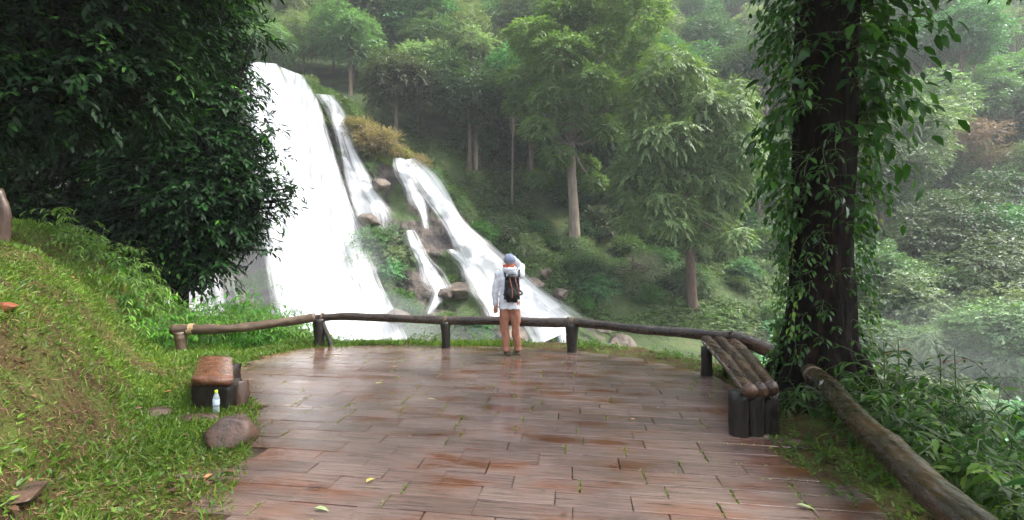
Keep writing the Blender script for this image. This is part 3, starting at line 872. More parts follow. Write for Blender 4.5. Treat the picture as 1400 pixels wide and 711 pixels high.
# special far trees -------------------------------------------------
# straight grey trunk, very wide loose crown
def lone_tree_one():
    global rng
    rng = np.random.default_rng(101)
    Dt = 50.0
    b = P(787, 365, Dt); b[2] = Hs(b[0], b[1])
    root = empty("giant_tree", tuple(b), "giant tree with a straight pale trunk and a broad loose crown across the gorge", "tree")
    H_ = 355.5 / F * Dt + EYE - b[2]
    tb = MB()
    top = H_ + .5
    tp = curve([(0, 0, -1.5), (-.1, 0, 4), (-.45, 0, 10), (-.55, 0, 16), (-.3, 0, 22), (0, 0, top)], 26)
    tube(tb, tp, np.interp(np.linspace(0, 1, 26), [0, .05, .2, .7, 1], [.95, .7, .55, .4, .1]), 12, wob=lambda s, t: 1 + .08 * np.sin(3 * t + s * 4) + .05 * np.sin(7 * t))
    lm = MB()
    lobes = [(745, 60, 2.4), (720, 95, 2.2), (760, 100, 2.6), (790, 40, 2.8), (825, 30, 2.8), (860, 50, 2.6), (845, 85, 2.4), (880, 85, 2.0), (805, 80, 2.6), (770, 30, 2.2), (735, 40, 2.0), (715, 130, 1.6),
             (750, 145, 1.9), (800, 135, 2.2), (840, 130, 2.0), (780, 170, 1.6), (735, 185, 1.5), (825, 180, 1.5), (760, 215, 1.3), (805, 215, 1.2), (790, 8, 2.4), (840, 5, 2.4), (860, 120, 1.6), (725, 70, 2.0), (740, 235, 1.0), (815, 245, .9)]
    for (lu, lv, lr) in lobes:
        dd = Dt + rng.uniform(-4.5, 4.5)
        c = P(lu, lv, Dt) - b; c[1] = dd - Dt
        ns = int(230 * lr)
        p, d = lobe_points(c, (lr * 1.0, lr * 1.0, lr * .55), ns)
        ax = d + .3 * rng.normal(size=(ns, 3)); ax[:, 2] *= .5
        sprays(lm, p, ax, 7, .85, .36, .5, .4)
        j = int(np.clip((c[2] - 3) / top * 25, 12, 24)); q = tp[j]
        tube(tb, curve([q, (q + c) / 2 + np.array([0, 0, -.6]), c], 7), np.linspace(.17, .04, 7), 5, cap=False)
    tb.build("trunk", M_PALEBARK, root, True)
    lm.build("crown", leaf_mat("giant_tree_leaves", [(0, (.08, .15, .045)), (.5, (.14, .24, .07)), (1, (.2, .3, .1))], vary=.05), root)
lone_tree_one()
def lone_tree_two():
    global rng
    rng = np.random.default_rng(102)
    Dt = 43.0
    b = P(948, 418, Dt); b[2] = Hs(b[0], b[1])
    root = empty("broadleaf_tree", tuple(b), "tree with large drooping compound leaves on a dark slim trunk, nearest across the gorge", "tree")
    tb = MB()
    def L(u, v, dy=0):
        c = P(u, v, Dt) - b; c[1] = dy; return c
    tp = curve([(0, 0, -1.2), L(945, 370), L(942, 310), L(938, 255), L(932, 215), L(925, 150), L(915, 115)], 24)
    tube(tb, tp, np.interp(np.linspace(0, 1, 24), [0, .06, .5, 1], [.62, .45, .36, .1]), 10, wob=lambda s, t: 1 + .07 * np.sin(3 * t + 5 * s))
    lm = MB()
    lobes = []
    out = [(905, 105, 1.9), (880, 125, 1.7), (930, 120, 1.9), (960, 125, 1.9), (990, 135, 1.7), (870, 160, 1.6), (895, 155, 1.9), (940, 160, 1.9), (975, 165, 2.0), (1005, 175, 1.8), (875, 200, 1.7), (905, 200, 2.0), (945, 205, 1.8), (985, 210, 2.0),
           (1015, 215, 1.7), (868, 240, 1.6), (900, 245, 1.8), (930, 240, 1.5), (965, 250, 1.8), (1000, 255, 1.8), (860, 262, 1.2), (890, 280, 1.6), (920, 285, 1.2), (965, 290, 1.6), (995, 295, 1.5), (1010, 270, 1.3), (875, 300, 1.1), (985, 325, 1.1), (955, 325, 1.0), (905, 310, 1.0), (1018, 240, 1.2), (860, 225, 1.0)]
    for (lu, lv, lr) in out:
        dy = rng.uniform(-3.2, 2.5)
        c = L(lu, lv, dy)
        ns = int(120 * lr)
        p, d = lobe_points(c, (lr, lr, lr * .75), ns, inner=.5)
        ax = d * np.array([1, 1, .4]) + .3 * rng.normal(size=(ns, 3)); ax[:, 2] -= .15
        sprays(lm, p, ax, 11, .95, .42, .3, .55, 0, .9, .15)
        q = tp[int(np.clip((c[2] - 2.5) / tp[-1][2] * 23, 9, 21))]
        tube(tb, curve([q, (q + c) / 2 + np.array([0, 0, -.3]), c], 6), np.linspace(.14, .04, 6), 5, cap=False)
    tb.build("trunk", surf_mat("brown_bark", [(.3, (.05, .03, .025)), (.6, (.12, .075, .055)), (.8, (.18, .12, .09))], scale=3, stretch=(3, 3, .6)), root, True)
    lm.build("crown", M_BIGLEAF, root)
lone_tree_two()
rng = np.random.default_rng(200)
# singular trees of the hillside
def single(kind_args, u, v, D, s, label, cat="tree"):
    p = P(u, v, D)
    h = Hs(p[0], p[1])
    t = make_tree(**kind_args)
    t.location = (p[0], p[1], min(h, p[2]) if kind_args.get('hang') else p[2])
    t.scale = (s, s, s)
    tag(t, label, cat)
    return t
def on_ground(u, D):
    x = (u - 700) / F * D
    return (x, D, Hs(x, D) - .2)
def special(u, D, s, label, cat, **kw):
    t = make_tree(**kw)
    t.location = on_ground(u, D); t.scale = (s, s, s)
    return tag(t, label, cat)
special(590, 78, 1.25, "greyish pink-topped tree standing out above the forest by the upper falls", "tree", name="flowering_tree", h=15, cr=4.6, ch=3.6, nlobe=24, nspray=1800, leaf=.26, mat=M_GREY, bark=M_PALEBARK, seed=61)
special(1318, 71, 1.1, "pinkish brown tree in young leaf on the right slope", "tree", name="russet_tree", h=9.5, cr=4.2, ch=3.0, nlobe=22, nspray=1300, leaf=.22, mat=M_PINK, bark=M_PALEBARK, seed=62)
special(1348, 69, 1.0, "smaller russet tree beside the pinkish brown one", "tree", name="russet_tree", h=8, cr=3.2, ch=2.4, nlobe=14, nspray=700, leaf=.2, mat=M_TAN, bark=M_PALEBARK, seed=63)
special(1275, 50, 1.0, "low domed pale green bush above the mist on the right", "bush", name="domed_bush", h=5.2, cr=4.6, ch=3.0, nlobe=30, nspray=1800, leaf=.24, mat=M_PALE, bark=M_BARK, seed=64, droop=.7, width=.3)
special(1375, 44, 1.0, "leafy yellow-green tree at the right edge over the mist", "tree", name="broadleaf_tree", h=11, cr=4.2, ch=4.0, nlobe=26, nspray=1800, leaf=.28, mat=M_FAR, bark=M_BARK, seed=65)
special(865, 46, .8, "grey twiggy bush at the foot of the slope by the rocks", "bush", name="twiggy_bush", h=4.6, cr=3.6, ch=2.4, nlobe=20, nspray=1300, leaf=.15, mat=M_GREY, bark=M_BARK, seed=66)
special(690, 47, .8, "dense dark rounded bush left of the giant trunk", "bush", name="round_bush", h=6, cr=3.2, ch=3.0, nlobe=20, nspray=1300, leaf=.2, mat=M_FARDARK, bark=M_BARK, seed=67)
for (u, D, h, w, lab) in [(700, 58, 15, .14, "thin pale pole-like trunk in the shade"), (650, 60, 14, .3, "stout brown trunk in shade above the cascades"), (728, 62, 16, .35, "reddish brown leaning trunk behind the giant tree"),
                        (1232, 80, 14, .3, "slim pale trunk high on the right slope"), (1384, 84, 18, .3, "leaning pale trunk at upper right"), (1352, 50, 9, .16, "thin white trunk beside the edge tree"), (1308, 82, 9, .2, "short white birch-like trunk on the right slope")]:
    t = make_tree("slender_tree", h + 5, 3.2, 2.6, 12, 500, .3, M_FAR, M_PALEBARK, trunk_r=w, seed=int(u), lean=rng.uniform(-.8, .8))
    t.location = on_ground(u, D)
    tag(t, lab, "tree")

# ------------------------------------------------------------------ rocks
def rock(name, loc, size, mat, seed, label=None, cat="rock", group=None, sub=4, cuts=9, rz=0.0):
    r = np.random.default_rng(seed)
    bm = bmesh.new()
    bmesh.ops.create_icosphere(bm, subdivisions=sub, radius=1)
    V = np.array([v.co[:] for v in bm.verts])
    for k in range(cuts):
        d = unit(r.normal(size=3)); lim = r.uniform(.55, .85)
        dp = V @ d
        V = V - np.maximum(dp - lim, 0)[:, None] * d * .92
    V = V * (1 + .12 * fbm(V[:, 0] + seed, V[:, 1], V[:, 2], .8, 3))[:, None]
    V = V * np.array(size)
    for v, c in zip(bm.verts, V): v.co = c
    mb = MB(); bm_put(mb, bm)
    o = mb.build(name, mat, None, True, loc)
    o.rotation_euler = (0, 0, rz)
    return tag(o, label, cat, group)
far_rocks = [(730, 385, 41, 1.0, "flat grey boulder on the bank above the cascade"), (672, 372, 42, 1.2, "brown boulder beside the cascade"), (628, 395, 38, 1.4, "squarish dark boulder in the middle of the cascades"),
             (760, 452, 36, 1.2, "brown rock at the foot of the cascade"), (800, 465, 37, 2.0, "wide reddish rock sloping into the river"), (850, 470, 37, 1.6, "smooth rock at the river edge"),
             (700, 455, 35, 1.5, "tan rock below the rail beside the person"), (660, 330, 44, .9, "small rock jutting from the green slope"), (765, 400, 40, 1.0, "rock behind the person's shoulder"),
             (608, 398, 37, .8, "flat ledge rock under the thin cascade"), (1240, 352, 58, 1.2, "lone grey boulder on the right slope"), (745, 370, 42, .9, "rock half hidden in green bank"),
             (825, 450, 39, 1.0, "round river stone near the grey bush"), (725, 428, 37, .8, "small dark rock in the white water"),
             (590, 470, 31, 1.3, "dark wet boulder below the thin cascade"), (640, 478, 31, 1.1, "brown boulder under the rail left of the person"), (775, 482, 31, 1.0, "dark rock seen beside the third post"), (545, 430, 33, 1.1, "dark rock at the edge of the main fall"), (505, 300, 40, 1.3, "brown crag between the main fall and the cascades"), (520, 250, 42, 1.0, "upper crag beside the upper cascade")]
for i, (u, v, D, s, lab) in enumerate(far_rocks):
    p = P(u, v, D)
    rock("boulder", tuple(p - np.array([0, 0, .2])), (s, s * .8, s * .6), M_ROCK, 300 + i, lab, rz=i)

# ------------------------------------------------------------------ platform
def plat_mat():
    m, nt, out = new_mat("wood_stamped_concrete")
    L = nt.links
    g = N(nt, "ShaderNodeNewGeometry")
    at = N(nt, "ShaderNodeAttribute", attribute_name="rnd")
    rot = N(nt, "ShaderNodeMapping"); rot.inputs["Rotation"].default_value = (0, 0, R(8))
    L.new(g.outputs["Position"], rot.inputs[0])
    comb = N(nt, "ShaderNodeCombineXYZ"); 
    mm = N(nt, "ShaderNodeMath", operation='MULTIPLY'); mm.inputs[1].default_value = 37.0; L.new(at.outputs["Fac"], mm.inputs[0])
    L.new(mm.outputs[0], comb.inputs[2])
    av = N(nt, "ShaderNodeVectorMath", operation='ADD'); L.new(rot.outputs[0], av.inputs[0]); L.new(comb.outputs[0], av.inputs[1])
    st = N(nt, "ShaderNodeMapping"); st.inputs["Scale"].default_value = (2.6, 55, 1)
    L.new(av.outputs[0], st.inputs[0])
    grain = N(nt, "ShaderNodeTexNoise"); grain.inputs["Scale"].default_value = 1.0; grain.inputs["Detail"].default_value = 6; grain.inputs["Roughness"].default_value = .7; grain.inputs["Distortion"].default_value = .5
    L.new(st.outputs[0], grain.inputs["Vector"])
    cr = ramp(nt, [(.25, (.09, .054, .043)), (.45, (.155, .1, .083)), (.58, (.195, .134, .113)), (.8, (.25, .18, .155))])
    ad = N(nt, "ShaderNodeMath", operation='MULTIPLY_ADD'); ad.inputs[1].default_value = .2; L.new(at.outputs["Fac"], ad.inputs[0]); 
    g2 = N(nt, "ShaderNodeMath", operation='SUBTRACT'); g2.inputs[1].default_value = .1; L.new(grain.outputs["Fac"], g2.inputs[0]); L.new(g2.outputs[0], ad.inputs[2])
    L.new(ad.outputs[0], cr.inputs[0])
    # dark cracks along the grain
    ck = ramp(nt, [(.33, g3(.22)), (.4, g3(1))])
    L.new(grain.outputs["Fac"], ck.inputs[0])
    # broad stains
    n3 = N(nt, "ShaderNodeTexNoise"); n3.inputs["Scale"].default_value = 1.1; n3.inputs["Detail"].default_value = 7
    L.new(g.outputs["Position"], n3.inputs["Vector"])
    stn = ramp(nt, [(.35, (.62, .6, .58)), (.5, (.9, .88, .86)), (.68, (1.1, 1.05, 1.0))])
    L.new(n3.outputs["Fac"], stn.inputs[0])
    m1 = N(nt, "ShaderNodeMix", data_type='RGBA', blend_type='MULTIPLY'); m1.inputs["Factor"].default_value = 1
    L.new(cr.outputs[0], m1.inputs["A"]); L.new(ck.outputs[0], m1.inputs["B"])
    m2 = N(nt, "ShaderNodeMix", data_type='RGBA', blend_type='MULTIPLY'); m2.inputs["Factor"].default_value = 1
    L.new(m1.outputs["Result"], m2.inputs["A"]); L.new(stn.outputs[0], m2.inputs["B"])
    # puddles: smooth film of water, else damp grain
    pm = N(nt, "ShaderNodeMapping"); pm.inputs["Scale"].default_value = (1.0, 2.6, 1); L.new(rot.outputs[0], pm.inputs[0])
    n4 = N(nt, "ShaderNodeTexNoise"); n4.inputs["Scale"].default_value = 1.5; n4.inputs["Detail"].default_value = 5; L.new(pm.outputs[0], n4.inputs["Vector"])
    pud = ramp(nt, [(.47, g3(0)), (.66, g3(1))]); L.new(n4.outputs["Fac"], pud.inputs[0])
    # film areas tinted redder: wet concrete, with darker reflections painted into the colour
    m3 = N(nt, "ShaderNodeMix", data_type='RGBA', blend_type='MULTIPLY'); m3.inputs["B"].default_value = (.85, .55, .38, 1)
    L.new(pud.outputs[0], m3.inputs["Factor"]); L.new(m2.outputs["Result"], m3.inputs["A"])
    bs = N(nt, "ShaderNodeBsdfPrincipled"); bs.inputs["Specular IOR Level"].default_value = .6; bs.inputs["Coat Weight"].default_value = .7; bs.inputs["Coat Roughness"].default_value = .16
    L.new(m3.outputs["Result"], bs.inputs["Base Color"])
    rr = N(nt, "ShaderNodeMapRange"); rr.inputs[3].default_value = .23; rr.inputs[4].default_value = .07; L.new(pud.outputs[0], rr.inputs[0]); L.new(rr.outputs[0], bs.inputs["Roughness"])
    bp = N(nt, "ShaderNodeBump"); bp.inputs["Distance"].default_value = .02
    bst = N(nt, "ShaderNodeMapRange"); bst.inputs[3].default_value = .75; bst.inputs[4].default_value = .08; L.new(pud.outputs[0], bst.inputs[0]); L.new(bst.outputs[0], bp.inputs["Strength"])
    L.new(grain.outputs["Fac"], bp.inputs["Height"]); L.new(bp.outputs[0], bs.inputs["Normal"])
    L.new(bs.outputs[0], out.inputs["Surface"])
    return m
def clip_poly(poly, clip):
    out = [tuple(p) for p in poly]
    n = len(clip)
    for i in range(n):
        ax, ay = clip[i]; bx, by = clip[(i + 1) % n]
        inp = out; out = []
        if not inp: break
        ins = lambda p: (bx - ax) * (p[1] - ay) - (by - ay) * (p[0] - ax) >= 0
        for j in range(len(inp)):
            p, q = inp[j - 1], inp[j]
            ip, iq = ins(p), ins(q)
            if ip != iq:
                d1 = (bx - ax) * (p[1] - ay) - (by - ay) * (p[0] - ax); d2 = (bx - ax) * (q[1] - ay) - (by - ay) * (q[0] - ax)
                t = d1 / (d1 - d2)
                out.append((p[0] + t * (q[0] - p[0]), p[1] + t * (q[1] - p[1])))
            if iq: out.append(q)
    return out
def hull(pts):
    pts = sorted(map(tuple, pts)); lo = []
    cr_ = lambda o, a, b: (a[0] - o[0]) * (b[1] - o[1]) - (a[1] - o[1]) * (b[0] - o[0])
    for p in pts:
        while len(lo) > 1 and cr_(lo[-2], lo[-1], p) <= 0: lo.pop()
        lo.append(p)
    hi = []
    for p in reversed(pts):
        while len(hi) > 1 and cr_(hi[-2], hi[-1], p) <= 0: hi.pop()
        hi.append(p)
    return lo[:-1] + hi[:-1]
CH = hull(PLAT)
rp = random.Random(5)
bmp = bmesh.new()
lay = bmp.verts.layers.float.new("rnd")
A8 = R(-8)
ca, sa = math.cos(A8), math.sin(A8)
joints = []
y = -2.0
def clipper(quad):
    return clip_poly(quad, CH)
while y < 11:
    dy = rp.uniform(.18, .215)
    x = -7 + rp.uniform(0, .5)
    while x < 7:
        dx = rp.uniform(.42, .64)
        g = .003
        q = [(x + g, y + g), (x + dx - g, y + g), (x + dx - g, y + dy - g), (x + g, y + dy - g)]
        q = [(px + rp.uniform(-.004, .004), py + rp.uniform(-.004, .004)) for px, py in q]
        q = [(px * ca - py * sa, px * sa + py * ca) for px, py in q]
        cxm = sum(p[0] for p in q) / 4; cym = sum(p[1] for p in q) / 4
        if -6 < cxm < 5 and -1 < cym < 10 and float(poly_sd(np.array([cxm]), np.array([cym]), PLAT)[0]) < .12:
            c = clipper(q)
            if len(c) >= 3:
                zt = rp.uniform(-.002, .002); tx = rp.uniform(-.005, .005); ty = rp.uniform(-.01, .01)
                rv = rp.random()
                joints.append((q[1][0], q[1][1], q[2][0], q[2][1])); joints.append((q[0][0], q[0][1], q[1][0], q[1][1]))
                top_, bot = [], []
                for (px, py) in c:
                    a_ = bmp.verts.new((px, py, .006 + zt + tx * (px - cxm) + ty * (py - cym))); a_[lay] = rv; top_.append(a_)
                    b_ = bmp.verts.new((px, py, -.06)); b_[lay] = rv; bot.append(b_)
                ft = bmp.faces.new(top_)
                k = len(c)
                for i in range(k):
                    bmp.faces.new((bot[i], bot[(i + 1) % k], top_[(i + 1) % k], top_[i]))
        x += dx
    y += dy
bmesh.ops.recalc_face_normals(bmp, faces=bmp.faces)
bmesh.ops.bevel(bmp, geom=[e for e in bmp.edges if all(abs(v.co.z) < .03 for v in e.verts)], offset=.003, segments=1, affect='EDGES')
mp_ = bpy.data.meshes.new("platform"); bmp.to_mesh(mp_); bmp.free()
po = add("paving", mp_, plat_mat()); po["kind"] = "structure"
X, Y = np.meshgrid(np.linspace(-4.6, 3.0, 60), np.linspace(.4, 8.7, 60))
bd = poly_sd(X, Y, np.array(CH))
# mortar bed clipped to the outline
cb = np.array(CH); cc = cb.mean(0)
mbd = MB(); ring = (cb - cc) * .995 + cc
Vb = np.concatenate([np.c_[ring, np.full(len(ring), -.012)], [[cc[0], cc[1], -.012]]])
mbd.put(Vb, np.array([[i, (i + 1) % len(ring), len(ring)] for i in range(len(ring))]))
bed = mbd.build("paving_bed", surf_mat("mossy_mortar", [(.3, (.02, .014, .01)), (.5, (.05, .035, .022)), (.62, (.06, .08, .02)), (.8, (.1, .14, .03))], scale=3, bump=.6, bscale=40)); bed["kind"] = "structure"

# moss and tiny plants in the joints and along the edges
mm_ = MB()
pts = []
for (x0, y0, x1, y1) in joints:
    nj = 0
    short = math.hypot(x1 - x0, y1 - y0) < .3
    cx_, cy_ = (x0 + x1) / 2, (y0 + y1) / 2
    v_ = float(vnoise(np.array([cx_]), np.array([cy_]), 0, .7)[0])
    if short and v_ > -.3 and rp.random() < .6: nj = 34
    elif not short and v_ > .15 and rp.random() < .35: nj = 26
    for k in range(nj):
        t = rp.random(); pts.append((x0 + t * (x1 - x0) + rp.uniform(-.008, .008), y0 + t * (y1 - y0) + rp.uniform(-.008, .008), -.004))
pts = np.array(pts)
sdp = poly_sd(pts[:, 0], pts[:, 1], PLAT); pts = pts[sdp < 0]
leaf_geo(mm_, pts, np.c_[rng.normal(size=(len(pts), 2)) * .8, rng.uniform(.2, 1, len(pts))], rdir(len(pts)), rng.uniform(.012, .03, len(pts)), .6)
tag(mm_.build("joint_moss", M_MOSS), kind="stuff")

# ------------------------------------------------------------------ grass on the left bank
def scatter(n, x0, x1, y0, y1, cond):
    x = rng.uniform(x0, x1, n); y = rng.uniform(y0, y1, n)
    k = cond(x, y); x, y = x[k], y[k]
    return x, y, H(x, y)
gb = MB()
sdl = lambda x, y: poly_sd(x, y, PLAT)
def gcond(x, y):
    s = sdl(x, y)
    d = fbm(x, y, 1, .9, 3)
    xb = np.interp(y, [0, 2, 3, 4, 5, 6, 8, 10, 13], [-1.9, -2.2, -2.6, -3.2, -3.85, -4.6, -6.1, -6.9, -7.5])
    t = xb - x
    bare = np.exp(-((t - .75) / .45) ** 2) * sstep(2.6, 3.4, y) * sstep(6.5, 4.5, y)   # worn face of the bank
    keep = rng.random(len(x)) < np.clip(.75 + d * 1.1 - bare * .3, .07, 1)
    return (x < .3) & (s > -.1 + .12 * rng.random(len(x))) & (abs(x) < y * 1.35 + .8) & keep
x, y, z = scatter(300000, -11, 0, 1.6, 9.0, gcond)
L_ = rng.uniform(.03, .085, len(x)) * (1 + .5 * fbm(x, y, 2, .5, 2)) * (.75 + .07 * y)
dirs = np.c_[rng.normal(size=(len(x), 2)) * .75, rng.uniform(.35, 1.2, len(x))]
dry = sstep(-.1, .5, fbm(x, y, 7, 1.1, 3))
leaf_geo(gb, np.c_[x, y, z - .004], dirs, rdir(len(x)), L_, .13, .1, 2, np.clip(rng.random(len(x)) * .8 + .22 * dry, 0, 1))
# small broad weeds amongst the grass
x, y, z = scatter(40000, -9, 0, 1.8, 9.0, gcond)
leaf_geo(gb, np.c_[x, y, z + .02], np.c_[rng.normal(size=(len(x), 2)), rng.uniform(.1, .6, len(x))], np.c_[rng.normal(size=(len(x), 2)) * .4, np.ones(len(x))], rng.uniform(.025, .06, len(x)), .5, .2, 0, rng.random(len(x)) * .7)
tag(gb.build("grass", M_GRASS), kind="stuff")
# fallen straw on the worn bank
sb = MB()
x, y, z = scatter(40000, -9, -2, 1.6, 8, lambda x, y: (sdl(x, y) > .05) & (fbm(x, y, 4, .8, 2) > .05 - .35 * sstep(-3, -4.5, x)))
leaf_geo(sb, np.c_[x, y, z + .01], np.c_[rng.normal(size=(len(x), 2)), rng.normal(size=len(x)) * .15], np.c_[rng.normal(size=(len(x), 2)) * .3, np.ones(len(x))], rng.uniform(.03, .09, len(x)), .07, .1, 2)
tag(sb.build("straw", leaf_mat("dry_straw", [(0, (.12, .07, .03)), (.6, (.24, .15, .07)), (1, (.34, .24, .12))], trans=.1, vary=.05)), kind="stuff")
lt = MB()
x, y, z = scatter(2600, -9, -1.5, 1.6, 9, lambda x, y: (sdl(x, y) > .02) & (fbm(x, y, 9, 1.0, 2) > -.1))
leaf_geo(lt, np.c_[x, y, z + .025], np.c_[rng.normal(size=(len(x), 2)), rng.normal(size=len(x)) * .25], np.c_[rng.normal(size=(len(x), 2)) * .5, np.ones(len(x))], rng.uniform(.03, .075, len(x)), .5, .4, 1)
tag(lt.build("leaf_litter", leaf_mat("litter_leaves", [(0, (.05, .025, .014)), (.6, (.12, .06, .03)), (.9, (.2, .12, .06)), (1, (.4, .2, .08))], trans=.1, rough=.5, vary=.05)), kind="stuff")
# low weeds behind the railing and on the right verge
rb = MB()
def vcond(x, y):
    s = sdl(x, y)
    return (s > .02) & (s < .75) & ((y > 6.2) | (x > 1.5)) & (x > -4.4) & (rng.random(len(x)) < np.clip(.35 + fbm(x, y, 3, .7, 2) * 1.5, .03, 1))
x, y, z = scatter(30000, -4.4, 4.2, 1.2, 9.6, vcond)
sprays(rb, np.c_[x, y, z], np.c_[rng.normal(size=(len(x), 2)) * .4, np.ones(len(x))], 5, .09, .05, .4, .3, 0)
tag(rb.build("verge_weeds", M_SHRUB), kind="stuff")

# ------------------------------------------------------------------ railing, benches
def wood_mat(name, stops, gloss=(.15, .5), lichen=True, st=(1, 1, 1)):
    m, nt, out = new_mat(name)
    L = nt.links
    tc = N(nt, "ShaderNodeTexCoord")
    mpw = N(nt, "ShaderNodeMapping"); mpw.inputs["Scale"].default_value = st; L.new(tc.outputs["Object"], mpw.inputs[0])
    n1 = N(nt, "ShaderNodeTexNoise"); n1.inputs["Scale"].default_value = 9; n1.inputs["Detail"].default_value = 8; n1.inputs["Roughness"].default_value = .65
    L.new(mpw.outputs[0], n1.inputs["Vector"])
    cr = ramp(nt, stops); L.new(n1.outputs["Fac"], cr.inputs[0])
    c = cr.outputs[0]
    if lichen:
        n2 = N(nt, "ShaderNodeTexNoise"); n2.inputs["Scale"].default_value = 5.5; n2.inputs["Detail"].default_value = 3
        L.new(tc.outputs["Object"], n2.inputs["Vector"])
        mk = ramp(nt, [(.68, g3(0)), (.71, g3(1))]); L.new(n2.outputs["Fac"], mk.inputs[0])
        mx = N(nt, "ShaderNodeMix", data_type='RGBA'); mx.inputs["B"].default_value = (.42, .42, .42, 1)
        L.new(mk.outputs[0], mx.inputs["Factor"]); L.new(c, mx.inputs["A"]); c = mx.outputs["Result"]
    bs = N(nt, "ShaderNodeBsdfPrincipled"); bs.inputs["Specular IOR Level"].default_value = .5
    n3 = N(nt, "ShaderNodeTexNoise"); n3.inputs["Scale"].default_value = 38; n3.inputs["Detail"].default_value = 8
    L.new(mpw.outputs[0], n3.inputs["Vector"])
    mr = N(nt, "ShaderNodeMapRange"); mr.inputs[1].default_value = .35; mr.inputs[2].default_value = .65; mr.inputs[3].default_value = gloss[0]; mr.inputs[4].default_value = gloss[1]
    L.new(n3.outputs["Fac"], mr.inputs[0]); L.new(mr.outputs[0], bs.inputs["Roughness"])
    bp = N(nt, "ShaderNodeBump"); bp.inputs["Strength"].default_value = .45; bp.inputs["Distance"].default_value = .012
    L.new(n3.outputs["Fac"], bp.inputs["Height"]); L.new(bp.outputs[0], bs.inputs["Normal"])
    L.new(c, bs.inputs["Base Color"]); L.new(bs.outputs[0], out.inputs["Surface"])
    return m
M_RAIL = wood_mat("wet_dark_log", [(.3, (.012, .009, .007)), (.5, (.035, .024, .017)), (.7, (.08, .055, .038))], lichen=False, st=(.2, 1, 1))
M_RAILB = wood_mat("brown_log", [(.3, (.032, .021, .014)), (.5, (.075, .05, .033)), (.7, (.14, .1, .066))], gloss=(.3, .6), lichen=False, st=(.3, 1, 1))
M_POST = wood_mat("dark_post", [(.3, (.005, .004, .003)), (.5, (.012, .009, .007)), (.7, (.032, .023, .017))], gloss=(.3, .7), lichen=False, st=(1, 1, .3))
M_BENCH = wood_mat("bench_log", [(.3, (.018, .011, .007)), (.48, (.05, .028, .017)), (.62, (.1, .055, .032)), (.75, (.08, .07, .04))], st=(1, .15, 1))
M_BIGLOG = wood_mat("mossy_log", [(.3, (.008, .008, .005)), (.48, (.025, .021, .01)), (.6, (.05, .032, .016)), (.75, (.08, .05, .03))], gloss=(.08, .4), st=(1, .22, 1))
M_RAILD = wood_mat("dark_brown_log", [(.3, (.02, .012, .008)), (.5, (.06, .035, .024)), (.7, (.1, .06, .04))], gloss=(.3, .6), lichen=False, st=(1, 1, .3))
M_ROPE = surf_mat("straw_rope", [(.35, (.22, .15, .07)), (.65, (.42, .31, .17))], scale=60, bump=.6, bscale=120)
M_ROPED = surf_mat("weathered_rope", [(.35, (.08, .06, .04)), (.65, (.2, .15, .1))], scale=60, bump=.6, bscale=120)

def knots(sd_, amp=.06):
    r = np.random.default_rng(sd_)
    ks = [(r.uniform(0, 1), r.uniform(0, 6.28), r.uniform(.08, .22)) for _ in range(8)]
    ph = r.uniform(0, 6, 4)
    def f(s, t):
        w = 1 + amp * np.sin(2 * t + ph[0] + 5 * s) + amp * .6 * np.sin(3 * t + ph[1] + 11 * s) + amp * .5 * np.sin(23 * s + ph[2]) + amp * .5 * np.sin(41 * s + 2 * t + ph[3])
        w = w + .05 * vnoise(np.cos(t) * 1.6 + 0 * s, np.sin(t) * 1.6 + 0 * s, s * 34 + sd_, 1.0) + .03 * vnoise(np.cos(t) * 4 + 0 * s, np.sin(t) * 4 + 0 * s, s * 90, 1.0)
        for (a, b, h) in ks:
            dt = np.angle(np.exp(1j * (t - b)))
            w = w + h * np.exp(-((s - a) / .02) ** 2 - (dt / .55) ** 2)
        return w
    return f
fence = empty("log_railing", (0, 8, 0), "low railing of dark wet logs on short posts round the lookout", "railing")
fo = np.array([0, 8, 0.])
r1 = MB(); tube(r1, curve([(-5.78, 7.72, .40), (-4.9, 7.95, .385), (-4.1, 8.2, .46), (-3.6, 8.32, .53)], 40) - fo, np.linspace(.085, .075, 40), 14, wob=knots(1))
r1.build("rail", M_RAILB, fence, True)
r2 = MB(); tube(r2, curve([(-3.65, 8.4, .5), (-3.1, 8.42, .535), (-2.2, 8.4, .5), (-1.25, 8.22, .49), (-.3, 8.1, .5), (.5, 7.95, .49), (1.1, 7.78, .51), (1.25, 7.72, .5)], 90) - fo, np.linspace(.07, .078, 90), 14, wob=knots(2))
r2.build("rail", M_RAIL, fence, True)
r3 = MB(); tube(r3, curve([(.95, 7.84, .52), (1.5, 7.5, .51), (2.1, 7.0, .5), (2.6, 6.6, .515), (3.12, 6.12, .52)], 50) - fo, np.linspace(.07, .08, 50), 14, wob=knots(3))
r3.build("rail", M_RAIL, fence, True)
r4 = MB(); tube(r4, curve([(3.0, 6.2, .53), (3.12, 5.85, .5), (3.22, 5.5, .44), (3.3, 5.3, .4)], 20) - fo, np.linspace(.085, .09, 20), 14, wob=knots(4))
r4.build("rail", M_BENCH, fence, True)
for i, (x, y, zt, r) in enumerate([(-5.64, 7.74, .36, .1), (-3.55, 8.36, .5, .1), (-1.2, 8.2, .47, .09), (1.02, 7.8, .5, .11), (3.08, 6.14, .5, .12)]):
    pb = MB()
    tube(pb, curve([(x, y, -.35), (x + .01, y, .1), (x, y, zt)], 14) - fo, np.interp(np.linspace(0, 1, 14), [0, .5, .85, 1], [r * .85, r * .85, r, r * 1.02]), 12, wob=knots(20 + i, .05))
    pb.build("post", M_RAILB if i == 0 else M_POST, fence, True)
bb = MB(); tube(bb, curve([(-3.5, 8.36, .44), (-3.38, 8.33, .2), (-3.24, 8.3, -.15)], 10) - fo, .045, 10, wob=knots(31))
bb.build("brace", M_POST, fence, True)
